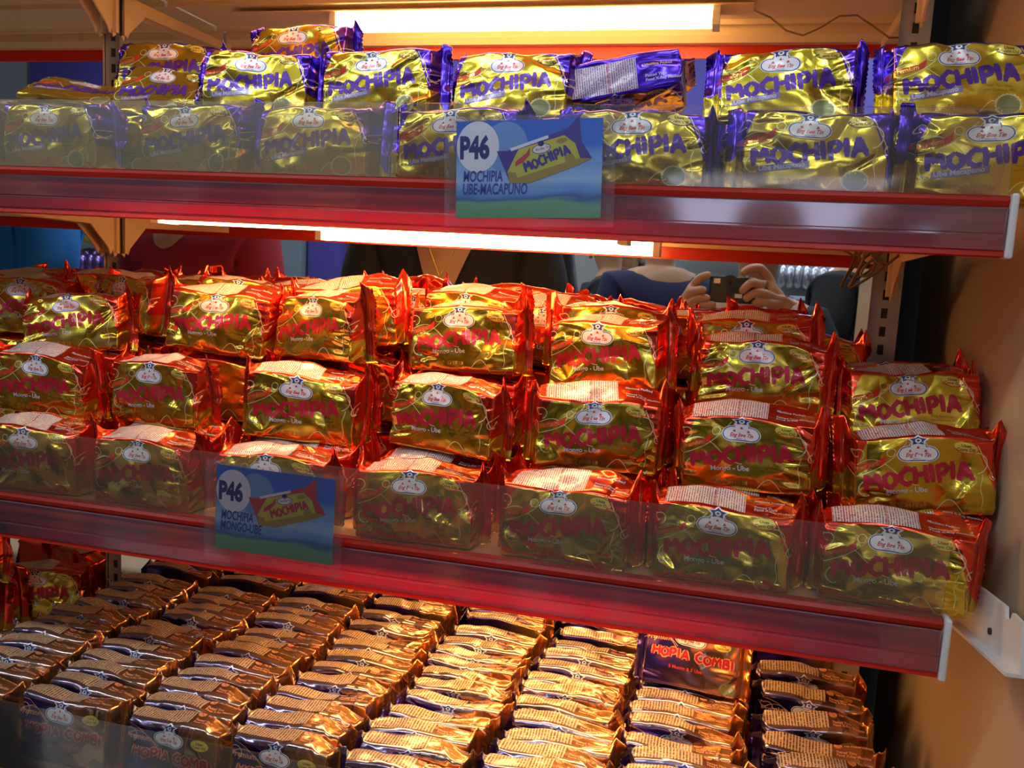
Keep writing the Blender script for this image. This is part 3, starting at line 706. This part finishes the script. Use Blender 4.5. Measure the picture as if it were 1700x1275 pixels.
G_S = 'purple and gold packs stacked on the second layer of the upper shelf'
S2 = [(-.522, .893, .150, (-6, 2, 4), 1, 'on the second layer below the dark tall one'),
      (-.376, .893, .151, (-5, -1, -3), 2, 'on the second layer, fully readable, left of the tag'),
      (-.232, .896, .149, (-8, 1, -6), 3, 'on the second layer above the price tag'),
      (.036, .893, .150, (-6, -1, -2), 4, 'on the second layer, second from the right'),
      (.188, .885, .153, (-9, -2, 6), 0, 'on the second layer at the right end'),
      (-.655, .893, .140, (-28, 8, -10), 3, 'slumped back on the second layer at left')]
for x, y, z, r, v, d in S2:
    place('purple', v, (x, y, z), rad(*r), 'purple and gold foil pack ' + d, G_S)
place('purple', 2, (-.125, .960, .186), rad(80, -10, 2), 'purple pack tipped forward, its white facts panel facing out', G_S)
place('purple', 4, (-.505, .955, .195), rad(-8, 1, -4), 'shadowed purple and gold pack standing tallest, right of the left post', G_S)
place('purple', 0, (-.685, .965, .180), rad(-10, 0, 6), 'dark purple and gold pack at the back beside the left post', G_S)
place('purple', 1, (-.765, .885, .150), rad(-62, 6, 10), 'purple and gold pack lying flat on its back left of the left post', G_S)
place('purple', 3, (-.90, .90, .135), rad(-65, 4, -8), 'purple pack lying low at the far left end of the upper shelf', G_S)

# ------------------------------------------------------------------ packs: middle shelf
G_A = 'red and gold packs in the front row of the middle shelf'
ax = [-.765, -.614, -.459, -.295, -.137, .014, .166]
ad = ['leftmost, cut by the frame', 'second from the left', 'behind the blue price tag', 'right of the tag', 'third from the right', 'second from the right', 'at the right end']
ay = [.834, .834, .835, .834, .834, .833, .832]
for i, x in enumerate(ax):
    place('red', i % NV, (x, ay[i], ZM + .001), rad(jit(2), 0, [4, -2, 2, 3, -4, -2, -3][i]), 'red and gold pack in the middle shelf front row, ' + ad[i], G_A)
G_A2 = 'red and gold packs standing just behind the front row of the middle shelf'
for i, x in enumerate([-.78, -.62, -.452, -.292, -.118, .028, .186]):
    place('red', (i + 3) % NV, (x, .882, ZM + .001), rad(jit(2), 0, jit(4)), 'red and gold pack just behind the middle shelf front row, ' + ORD[i], G_A2)
def supports(x, y, z, rz):
    n = int(round((z - ZM) / .0765))
    for k in range(n):
        place('red', rnd.randrange(NV), (x, y + .004, ZM + .001 + k * (z - ZM - .001) / max(n, 1)), (0, 0, rz), 'red and gold pack buried inside the heap on the middle shelf', 'red packs buried in the heap', True)
rows = [
 ('second', .894, [(-.804, -.206, -4, 5), (-.640, -.203, -6, -8), (-.461, -.204, -5, 6), (-.287, -.199, -6, -5), (-.124, -.199, -3, 5), (.033, -.203, -4, -3), (.194, -.207, -6, 4)], 1),
 ('third', .952, [(-.813, -0.137, -12, 8), (-.605, -0.122, -10, 6), (-.466, -0.119, -10, -12), (-.286, -0.119, -8, 2), (-.123, -0.126, -7, -6), (.039, -0.133, -6, 3), (.192, -0.157, -20, 4)], 2),
 ('fourth', 1.007, [(-.935, -0.122, -14, 4), (-.775, -0.112, -14, -10), (-.615, -0.107, -12, 4), (-.455, -0.106, -10, 8), (-.295, -0.104, -14, -4), (-.13, -0.110, -10, 8), (.035, -0.114, -8, -4), (.185, -0.152, -24, 6)], 3),
 ('backmost', 1.062, [(-1.00, -0.121, -10, -4), (-.845, -0.113, -8, 6), (-.685, -0.111, -14, -8), (-.53, -0.109, -10, 10), (-.375, -0.111, -8, -6), (-.215, -0.115, -12, 5), (-.05, -0.119, -9, -8), (.10, -0.133, -16, 8)], 4)]
for nm, y, lst, o in rows:
    for i, (x, z, tl, yw) in enumerate(lst):
        if nm != 'second': supports(x, y, z, math.radians(yw) * .5)
        place('red', (i * 2 + o) % NV, (x, y, z), rad(tl + jit(4 + 1.5 * o) + 6, jit(3.5 + o), yw + jit(4 + 3 * o)), 'red and gold pack in the %s row of the heap, %s' % (nm, ORD[i]), 'red and gold packs in the %s row of the heap' % nm)

# ------------------------------------------------------------------ packs: bottom shelf
cx = [-.795, -.664, -.533, -.402, -.271, -.139, -.008]
cn = ['leftmost', 'second', 'third', 'fourth', 'fifth', 'sixth', 'seventh']
rn = ['at the front', 'second from the front', 'third from the front', 'fourth from the front', 'fifth from the front', 'sixth from the front', 'seventh from the front', 'eighth from the front', 'ninth from the front', 'tenth from the front', 'eleventh from the front']
for c, x in enumerate(cx):
    for k in range(11):
        y = .757 + .0332 * k
        place('hopia', rnd.randrange(6), (x + jit(.003) + .006 * math.sin(k * .9 + c), y, ZB + .001 + rnd.uniform(0, .004)), rad(-3 + jit(3), jit(2.0), jit(4.0) - 1), 'copper and purple pack %s in the %s column from left' % (rn[k], cn[c]), 'copper and purple packs standing in columns on the bottom shelf')
place('hopia', 2, (-.008, 1.020, ZB + .077), rad(-20, 2, -2), 'copper pack with red wording facing out, lying on top of the columns', 'copper and purple packs lying loose on the others')
for i, (x, y, z, tl, yw) in enumerate([(.134, .785, .001, -10, -6), (.140, .828, .002, 8, 3), (.148, .872, .003, -14, -10), (.142, .917, .004, 14, 6), (.140, .962, .006, 20, -5), (.136, 1.006, .010, 18, 4), (.134, 1.050, .018, 14, -2), (.132, 1.088, .024, 8, 0)]):
    place('hopia', i % 6, (x, y, ZB + z), rad(tl, jit(4), yw), 'shadowed copper and purple pack slumped by the cream wall, ' + rn[i], 'slumped copper and purple packs by the cream wall')
for i, (x, y, z, tl, yw) in enumerate([(-1.06, 1.0, .001, -6, 5), (-1.06, 1.04, .001, -6, -4), (-1.055, .99, .078, -10, 8), (-.985, 1.075, .001, -4, 20)]):
    place('red', i % NV, (x, y, ZB + z), rad(tl, 0, yw), 'red pack in the dark bay at bottom left, ' + ['front of the pair on the shelf', 'back of the pair on the shelf', 'lying on top of the pair', 'standing apart nearest the post'][i], 'red packs in the left bay of the bottom shelf')

# ------------------------------------------------------------------ the shop behind the camera, seen in the mirror
def vm(px, py, yreal): p = at(px, py, y=2.24 - yreal); return float(p[0]), float(p[2])
mat('floor_tile', (.42, .40, .38), 0, .25, vary=.08, vscale=2); mat('shop_ceiling', (.55, .55, .55), 0, .8)
mat('shop_purple', (.09, .07, .36), 0, .5); mat('shop_white', (.30, .30, .29), 0, .5); mat('shop_grey', (.20, .25, .30), 0, .5)
mat('shop_red', (.35, .05, .03), 0, .5); mat('cloth_blue', (.012, .20, .62), 0, .85, bump=.4, bscale=25, vary=.2, vscale=12); mat('cloth_red', (.34, .012, .02), 0, .85, bump=.3, bscale=25, vary=.2, vscale=12)
mat('cloth_black', (.018, .018, .020), 0, .85, bump=.3, bscale=25); mat('cloth_navy', (.012, .012, .06), 0, .8); mat('cloth_grey', (.16, .20, .26), 0, .8, vary=.3, vscale=20)
mat('skin', (.50, .26, .13), 0, .5, vary=.08, vscale=10); mat('hair', (.012, .010, .009), 0, .45, bump=.5, bscale=80); mat('camera_black', (.012, .012, .013), 0, .35)
mat('silver', (.7, .72, .78), .9, .25, bump=.5, bscale=30); mat('foil_violet', (.30, .18, .55), .9, .25, bump=.6, bscale=40); mat('foil_yellow', (.75, .65, .10), .6, .3, bump=.6, bscale=40)
mat('eye_white', (.7, .7, .7), 0, .3); mat('lip', (.4, .12, .09), 0, .5); mat('denim', (.03, .05, .12), 0, .8)
m = MB(); m.box(-4.5, 3.5, -2.6, 1.42, -1.35, -1.33, 'floor_tile'); tag(m.build('floor'), kind='structure')
m = MB(); m.box(-4.5, 3.5, -2.6, 1.42, 1.35, 1.37, 'shop_ceiling'); tag(m.build('ceiling'), kind='structure')
m = MB(); m.box(-4.5, 3.5, -2.64, -2.6, -1.35, 1.37, 'shop_white'); tag(m.build('wall_front'), kind='structure')
for i, (x, y) in enumerate([(-2.6, -.3), (-1.0, -.3), (.6, -.3), (-2.6, -1.7), (-1.0, -1.7), (.6, -1.7)]):
    t = thing('ceiling_light', 'cool white ceiling light over the aisle, %s of the row %s' % (['left one', 'middle one', 'right one'][i % 3], 'nearer the shelf' if y > -1 else 'farther from the shelf'), 'ceiling light', (x, y, 1.33), group='ceiling lights over the aisle')
    m = MB(); m.box(-.6, .6, -.13, .13, -.0, .02, 'white_plastic'); m.build('frame', t)
    m = MB(); m.box(-.57, .57, -.10, .10, -.012, -.001, 'ceil_glow'); m.build('diffuser', t)
m = MB(); m.box(-.28, 1.3, -2.19, -2.16, .215, .44, 'added_panel_glow'); m.box(-.30, 1.32, -2.24, -2.19, .20, .455, 'white_plastic'); tag(m.build('added_glow_panel'), 'pale glowing panel above the opposite shelves, added to reflect in the upper trim', 'light panel')  # glowing panel added so the upper shelf trim catches a bright reflection
# opposite display unit
m = MB(); m.box(-4.2, 3.2, -2.50, -2.46, -1.33, .19, 'shop_white')
for z in (-1.0, -.6, -.28): m.box(-4.2, 3.2, -2.46, -2.15, z - .02, z, 'shop_white')
tag(m.build('display_unit'), 'white display unit with shelves opposite, seen in the mirror', 'shelf unit')
m = MB(); m.box(-4.2, -.6, -2.40, -2.30, .62, 1.33, 'shop_purple'); m.box(-.6, 3.2, -2.40, -2.30, .62, 1.33, 'shop_purple'); tag(m.build('fascia'), 'purple fascia board high on the opposite wall', 'fascia')
x0 = vm(533, 430, -2.1)[0]; x1 = vm(588, 430, -2.1)[0]
m = MB(); m.box(x0, x1, -2.14, -1.95, -1.33, .62, 'shop_purple'); tag(m.build('column'), 'purple square column seen in the mirror above the heap', 'column')
m = MB(); m.box(x1 + .002, x1 + .10, -2.14, -2.0, -1.33, .62, 'shop_red'); tag(m.build('red_panel'), 'dark red panel beside the purple column', 'panel')
x0 = vm(450, 430, -2.1)[0]; x1 = vm(530, 430, -2.1)[0]
m = MB(); m.box(x0, x1 - .005, -2.14, -1.9, -1.33, .62, 'shop_grey'); m.box(x0 + .02, (x0 + x1) / 2, -1.9, -1.89, -1.3, .6, 'shop_white'); tag(m.build('cabinet', bevel=.006), 'grey cabinet left of the purple column, seen in the mirror', 'cabinet')
def blob(m, x, y, z, a, b, c, mt_, rs):
    vs = []; fs = []
    n, k = 8, 6
    for i in range(k + 1):
        for j in range(n):
            ph = math.pi * i / k; th = 2 * math.pi * j / n
            q = lambda t: math.copysign(abs(t) ** .6, t); e = 1 + rs.uniform(-.08, .08)
            vs.append((x + a * q(math.cos(th)) * math.sin(ph) ** .6 * e, y + b * q(math.sin(th)) * math.sin(ph) ** .6 * e, z + c * q(math.cos(ph)) * e))
    for i in range(k):
        for j in range(n): fs.append((i * n + j, i * n + (j + 1) % n, (i + 1) * n + (j + 1) % n, (i + 1) * n + j))
    m.add(vs, fs, mt_)
rs = random.Random(3)
def shop_goods(px0, px1, py, n, mt_, label, grp, rows_=2, sz=.06):
    xa, z = vm(px0, py, -2.2); xb, _ = vm(px1, py, -2.2)
    for r in range(rows_):
        for i in range(n):
            m = MB(); s = (xb - xa) / n * .52
            blob(m, 0, 0, sz, s, .05, sz, mt_, rs)
            o = m.build('foil_bag', None, (xa + (xb - xa) * (i + .5) / n, -2.22 - .1 * r, z + .5 * sz * r), smooth=True)
            tag(o, label, 'snack bag', grp)
shop_goods(118, 182, 452, 5, 'foil_violet', 'shiny violet foil bag on the opposite display, beside the blue shirt in the mirror', 'violet bags seen in the mirror')
shop_goods(60, 160, 398, 4, 'foil_yellow', 'yellow foil bag hanging high on the opposite display in the mirror', 'yellow bags seen in the mirror', 1)
shop_goods(1290, 1385, 478, 7, 'silver', 'silver foil bag on the opposite display, right of the camera in the mirror', 'silver bags seen in the mirror')
for i in range(6):
    xa, z = vm(1312, 508, -1.6); xb, _ = vm(1380, 508, -1.6); z += .024 * i
    m = MB(); m.prism([(-.14, 0), (-.15, .010), (-.13, .022), (.13, .022), (.15, .010), (.14, 0)], xa, xb, 'x', 'cloth_grey' if i % 2 else 'cloth_blue')
    o = m.build('folded_cloth', None, (0, -1.6, z - .1), bevel=.004)
    tag(o, 'folded cloth in the blue pile seen in the mirror, %s' % ['lowest of the pile', 'second from the bottom', 'third from the bottom', 'third from the top', 'second from the top', 'top of the pile'][i], 'cloth', 'folded cloths in the pile')
zc = vm(1312, 508, -1.6)[1] - .102; xa, xb = vm(1300, 500, -1.6)[0], vm(1390, 500, -1.6)[0]
m = MB(); m.box(xa, xb, -1.78, -1.42, zc - .03, zc, 'shop_white')
for x in (xa, xb - .03):
    for y in (-1.78, -1.45): m.box(x, x + .03, y, y + .03, -1.33, zc - .03, 'shop_white')
tag(m.build('display_table'), 'small white display table under the folded cloths', 'table')

def skin(name, verts, edges, radii, m, parent=None, sub=2, root=0):
    me = bpy.data.meshes.new(name); me.from_pydata([tuple(v) for v in verts], edges, []); me.materials.append(M[m])
    o = link(name, me, parent); sm = o.modifiers.new('skin', 'SKIN')
    for i, r in enumerate(radii):
        sv = me.skin_vertices[0].data[i]; sv.radius = (r, r) if isinstance(r, (int, float)) else r; sv.use_root = (i == root)
    sm.use_smooth_shade = True
    s2 = o.modifiers.new('sub', 'SUBSURF'); s2.levels = sub; s2.render_levels = sub
    return o
def person(x, y, facing, top, label, hgt=1.65, hair_long=False, arm_in=True, build=1.0, neck_open=0, collar=0):
    """standing shopper; local +y is the way they face"""
    k = hgt / 1.65; t = thing('person', label, 'person', (x, y, -1.33), (0, 0, facing))
    V = [(0, 0, .92), (0, 0, 1.08), (0, .01, 1.26), (0, .0, 1.38), (0, .0, 1.43), (0, .02, 1.50), (0, .03, 1.58), (0, .01, 1.62),
         (.17, 0, 1.36), (.215, .02, 1.12), (.20, .16, .98), (.17, .26, .99), (.165, .33, .995),
         (-.17, 0, 1.36), (-.215, .02, 1.12), (-.20, .16, .98), (-.17, .26, .99), (-.165, .33, .995),
         (.09, 0, .84), (.10, .01, .48), (.10, -.02, .09), (.10, .10, .035), (-.09, 0, .84), (-.10, .01, .48), (-.10, -.02, .09), (-.10, .10, .035)]
    E = [(0, 1), (1, 2), (2, 3), (3, 4), (4, 5), (5, 6), (6, 7), (3, 8), (8, 9), (9, 10), (10, 11), (11, 12), (3, 13), (13, 14), (14, 15), (15, 16), (16, 17), (0, 18), (18, 19), (19, 20), (20, 21), (0, 22), (22, 23), (23, 24), (24, 25)]
    rad_ = [(.14, .10), (.125, .09), (.15, .10), (.10, .08), .050, .070, .082, .06, .055, .045, .036, .026, .03, .055, .045, .036, .026, .03, .085, .055, .038, .035, .085, .055, .038, .035]
    if not arm_in:
        V[10:13] = [(.235, .06, .90), (.225, .09, .80), (.22, .10, .74)]; V[15:18] = [(-.235, .06, .90), (-.225, .09, .80), (-.22, .10, .74)]
    V = [tuple(c * k for c in v) for v in V]; rad_ = [(r * k if not isinstance(r, tuple) else (r[0] * k * build, r[1] * k * build)) for r in rad_]
    skin('body', V, E, rad_, 'skin', t)
    # shirt: torso and sleeves a little larger than the body
    tv = [(0, 0, .88), (0, 0, 1.08), (0, .01, 1.26), (0, .0, 1.365 - neck_open), (.175, 0, 1.352), (.214, .01, 1.16), (-.175, 0, 1.352), (-.214, .01, 1.16)]
    tv = [tuple(c * k for c in v) for v in tv]
    tv.append((0, 0, 1.43 * k)); tr = [(.165, .120), (.160, .12), (.190, .130), (.150, .108), .080, .070, .080, .070, (.085, .075)]
    tr = [(r * k * build if not isinstance(r, tuple) else (r[0] * k * build, r[1] * k * build)) for r in tr]
    skin('shirt', tv, [(0, 1), (1, 2), (2, 3), (3, 4), (4, 5), (3, 6), (6, 7), (3, 8)], tr, top, t)
    m = MB(); r3 = random.Random(2)
    if neck_open:
        vs = []; fs = []; n1, n2 = 12, 12
        for i in range(n1 + 1):
            for j in range(n2 + 1):
                u = i / n1; a = (j / n2 - .5) * 2
                z_lo = 1.20 if neck_open > .05 else 1.33; hw = (.022 + .085 * u) if neck_open > .05 else (.070 * math.sqrt(u) + .006); zz = z_lo + (1.43 - z_lo) * u; vs.append((a * hw * k, (.150 - .055 * u ** 2 - .05 * (a * hw / .1) ** 2) * k, zz * k))
        fs = [(i * (n2 + 1) + j, i * (n2 + 1) + j + 1, (i + 1) * (n2 + 1) + j + 1, (i + 1) * (n2 + 1) + j) for i in range(n1) for j in range(n2)]
        m.add(vs, fs, 'skin'); m.add([(a, b - .05, c) for a, b, c in vs], [f[::-1] for f in fs], 'skin'); m.build('bare_neckline', t, smooth=True)
        if neck_open > .05: m = MB(); m.tube([((.085 * abs(a) ** 1.0 * (1 if a > 0 else -1)) * k, (.150 - .03 * abs(a)) * k, (1.24 + .19 * abs(a)) * k) for a in [q / 8 for q in range(-8, 9)]], .0016, 'ink_gold', 6); m.build('necklace', t, smooth=True)
    lv = [(0, 0, .93), (.09, 0, .84), (.10, .01, .48), (.10, -.02, .12), (-.09, 0, .84), (-.10, .01, .48), (-.10, -.02, .12)]
    skin('trousers', [tuple(c * k for c in v) for v in lv], [(0, 1), (1, 2), (2, 3), (0, 4), (4, 5), (5, 6)], [(.155 * k, .115 * k), .1 * k, .072 * k, .055 * k, .1 * k, .072 * k, .055 * k], 'denim', t)
    hv = [(0, -.015, 1.66), (0, -.04, 1.60), (0, -.055, 1.53)] + ([(0, -.09, 1.40), (0, -.10, 1.26)] if hair_long else [])
    skin('hair', [tuple(c * k for c in v) for v in hv], [(i, i + 1) for i in range(len(hv) - 1)], [.072 * k, .088 * k, .072 * k] + ([(.10 * k, .05 * k), (.09 * k, .035 * k)] if hair_long else []), 'hair', t)
    m = MB(); r2 = random.Random(1)
    for s in (-1, 1): blob(m, s * .030 * k, .098 * k, 1.555 * k, .012 * k, .006 * k, .006 * k, 'eye_white', r2); blob(m, s * .030 * k, .103 * k, 1.555 * k, .005 * k, .004 * k, .005 * k, 'hair', r2)
    m.build('eyes', t, smooth=True)
    m = MB(); blob(m, 0, .112 * k, 1.525 * k, .012 * k, .016 * k, .020 * k, 'skin', r2); m.build('nose', t, smooth=True)
    m = MB(); blob(m, 0, .092 * k, 1.487 * k, .022 * k, .008 * k, .007 * k, 'lip', r2); m.build('mouth', t, smooth=True)
    m = MB()
    for s in (-1, 1): blob(m, s * .082 * k, .015 * k, 1.545 * k, .010 * k, .018 * k, .028 * k, 'skin', r2)
    m.build('ears', t, smooth=True)
    return t
x, z = vm(40, 400, .10); person(x, .10, .5, 'cloth_blue', 'person in a bright blue T-shirt reflected at the left edge of the mirror', 1.72, build=1.1, arm_in=False)
x, z = vm(335, 400, .10); person(x, .10, .1, 'cloth_red', 'person in a red T-shirt reflected in the mirror right of the left post', 1.66, arm_in=False, neck_open=.012)
x, z = vm(755, 440, .22); person(x, .22, -.1, 'cloth_black', 'person in a black top with a wide neckline and thin necklace reflected in the mirror', 1.74, build=1.0, neck_open=.09, arm_in=False)
x, z = vm(895, 440, -.25); person(x, -.25, 2.2, 'cloth_grey', 'person with long dark hair in a grey top, back turned, reflected in the mirror', 1.50, hair_long=True)
x, z = vm(1015, 440, -1.35); person(x, -1.35, 1.5, 'cloth_black', 'young person in a black T-shirt standing far back in the mirror', 1.56, build=.9)
x, z = vm(1040, 440, -1.82); person(x, -1.82, .2, 'cloth_black', 'pale-faced person behind the young one in black, far back in the mirror', 1.52, hair_long=True)
x, z = vm(1098, 440, -.92); person(x, -.92, 2.6, 'cloth_navy', 'person in a navy shirt standing left of the camera in the mirror', 1.58)
x, z = vm(1420, 450, -.9); person(x, -.9, 2.0, 'cloth_black', 'person in a black shirt at the right edge of the mirror', 1.62)
# the photographer
t = thing('person', 'person holding a black compact camera up with both hands, dark shirt', 'person', (.075, -.44, -1.33))
o3 = lambda x_, y_, z_: (x_ - .075, y_ + .44, z_ + 1.33)
PS = .885
V = [(0, 0, .92), (0, 0, 1.10), (0, 0, 1.28), (0, 0, 1.42), (0, 0, 1.49), (0, .03, 1.57), (0, .04, 1.66), (0, .02, 1.70),
     (.18, .01, 1.39), (.26, .10, 1.16), o3(.150, -.10, -.11), o3(.095, -.045, -.050), (-.18, .01, 1.39), (-.27, .10, 1.16), o3(-.130, -.10, -.10), o3(-.078, -.045, -.050),
     (.09, 0, .84), (.10, .01, .48), (.10, -.02, .09), (.10, .10, .035), (-.09, 0, .84), (-.10, .01, .48), (-.10, -.02, .09), (-.10, .10, .035)]
E = [(0, 1), (1, 2), (2, 3), (3, 4), (4, 5), (5, 6), (6, 7), (3, 8), (8, 9), (9, 10), (10, 11), (3, 12), (12, 13), (13, 14), (14, 15), (0, 16), (16, 17), (17, 18), (18, 19), (0, 20), (20, 21), (21, 22), (22, 23)]
V = [v if i in (10, 11, 14, 15) else tuple(c * PS for c in v) for i, v in enumerate(V)]
skin('body', V, E, [(.13, .09), (.12, .085), (.135, .09), (.09, .07), .046, .064, .074, .053, .054, .042, .034, .028, .054, .042, .034, .028, .085, .055, .038, .035, .085, .055, .038, .035], 'skin', t)
skin('shirt', [tuple(c * PS for c in v) for v in [(0, 0, .88), (0, 0, 1.10), (0, 0, 1.28), (0, 0, 1.40), (.185, 0, 1.38), (.25, .07, 1.22), (-.185, 0, 1.38), (-.25, .07, 1.22)]], [(0, 1), (1, 2), (2, 3), (3, 4), (4, 5), (3, 6), (6, 7)], [(.17, .12), (.155, .115), (.175, .12), (.12, .095), .075, .068, .075, .068], 'cloth_black', t)
skin('trousers', [tuple(c * PS for c in v) for v in [(0, 0, .93), (.09, 0, .84), (.10, .01, .48), (.10, -.02, .12), (-.09, 0, .84), (-.10, .01, .48), (-.10, -.02, .12)]], [(0, 1), (1, 2), (2, 3), (0, 4), (4, 5), (5, 6)], [(.155, .115), .1, .072, .055, .1, .072, .055], 'denim', t)
skin('hair', [tuple(c * PS for c in v) for v in [(0, -.01, 1.75), (0, -.04, 1.69), (0, -.05, 1.61)]], [(0, 1), (1, 2)], [.07, .09, .075], 'hair', t)
def hp(px, py, yr):
    p = at(px, py, y=2.24 - yr); return o3(float(p[0]), yr, float(p[2]))
def hand(name, palm, fingers):
    """palm points then finger chains rooted in the palm: one skinned surface"""
    V = [p for p, r in palm]; Rr = [(r * 1.25 if not isinstance(r, tuple) else (r[0] * 1.3, r[1] * 1.3)) for p, r in palm]; E = [(i, i + 1) for i in range(len(palm) - 1)]
    for rt, ch in fingers:
        prev = rt
        for p, r in ch:
            V.append(p); Rr.append(r * 1.45); E.append((prev, len(V) - 1)); prev = len(V) - 1
    return skin(name, V, E, Rr, 'skin', t, 2)
hand('left_hand', [(hp(1318, 528, -.045), .022), (hp(1298, 506, -.040), (.024, .018)), (hp(1284, 486, -.035), (.022, .016))],
     [(2, [(hp(1276, 462, -.030), .0095), (hp(1262, 444, -.012), .0088), (hp(1244, 446, .004), .0080), (hp(1230, 456, .006), .0068)]),
      (2, [(hp(1264, 474, -.004), .0095), (hp(1248, 468, .014), .0088), (hp(1236, 478, .014), .0080), (hp(1230, 488, .008), .0070)]),
      (1, [(hp(1274, 490, -.002), .0095), (hp(1256, 484, .012), .0088), (hp(1242, 492, .012), .0080), (hp(1235, 500, .008), .0070)]),
      (1, [(hp(1282, 504, -.004), .0088), (hp(1262, 500, .008), .0080), (hp(1248, 506, .008), .0070)]),
      (0, [(hp(1300, 520, -.075), .0105), (hp(1275, 508, -.080), .0090), (hp(1255, 500, -.075), .0080)])])
hand('right_hand', [(hp(1128, 522, -.045), .022), (hp(1138, 504, -.038), (.022, .016)), (hp(1146, 490, -.035), (.018, .014))],
     [(2, [(hp(1152, 474, -.030), .0092), (hp(1160, 462, -.018), .0085), (hp(1172, 457, -.012), .0078), (hp(1182, 456, -.012), .0068)]),
      (2, [(hp(1154, 484, -.006), .0088), (hp(1164, 480, .004), .0080), (hp(1174, 484, .004), .0068)]),
      (1, [(hp(1156, 496, -.006), .0088), (hp(1170, 494, .004), .0080), (hp(1180, 497, .004), .0068)]),
      (1, [(hp(1158, 506, -.010), .0088), (hp(1176, 506, .000), .0080), (hp(1190, 506, .002), .0068)]),
      (0, [(hp(1150, 510, -.070), .0100), (hp(1172, 500, -.078), .0088), (hp(1190, 492, -.078), .0078)])])
# the compact camera in the hands (held by the person, so a thing of its own); its lens sits just behind the viewpoint
cc = thing('compact_camera', 'black compact camera with a small white sticker held in both hands', 'camera', (.006, -.026, -.050))
m = MB(); m.box(-.056, .058, -.016, .012, 0, .066, 'camera_black'); m.build('camera_body', cc, bevel=.004)
m = MB(); m.tube([(-.006, .012, .050), (-.006, .0245, .050)], .0205, 'camera_black', 28); m.build('lens', cc, smooth=False)
m = MB(); m.tube([(-.006, .0247, .050), (-.006, .0250, .050)], .009, 'mirror_glass', 20); m.build('lens_glass', cc)
m = MB(); m.box(-.046, -.030, .012, .013, .048, .060, 'silver'); m.build('flash', cc)
m = MB(); m.box(.008, .026, .012, .013, .014, .024, 'tag_white'); tag(m.build('sticker', cc), 'small white sticker')
m = MB(); m.tube([(.034, -.002, .066), (.034, -.002, .071)], .007, 'silver', 16); m.build('shutter_button', cc)

# ------------------------------------------------------------------ set everything on the shop floor's level
for o in bpy.data.objects:
    if o.parent is None: o.location.z += H0
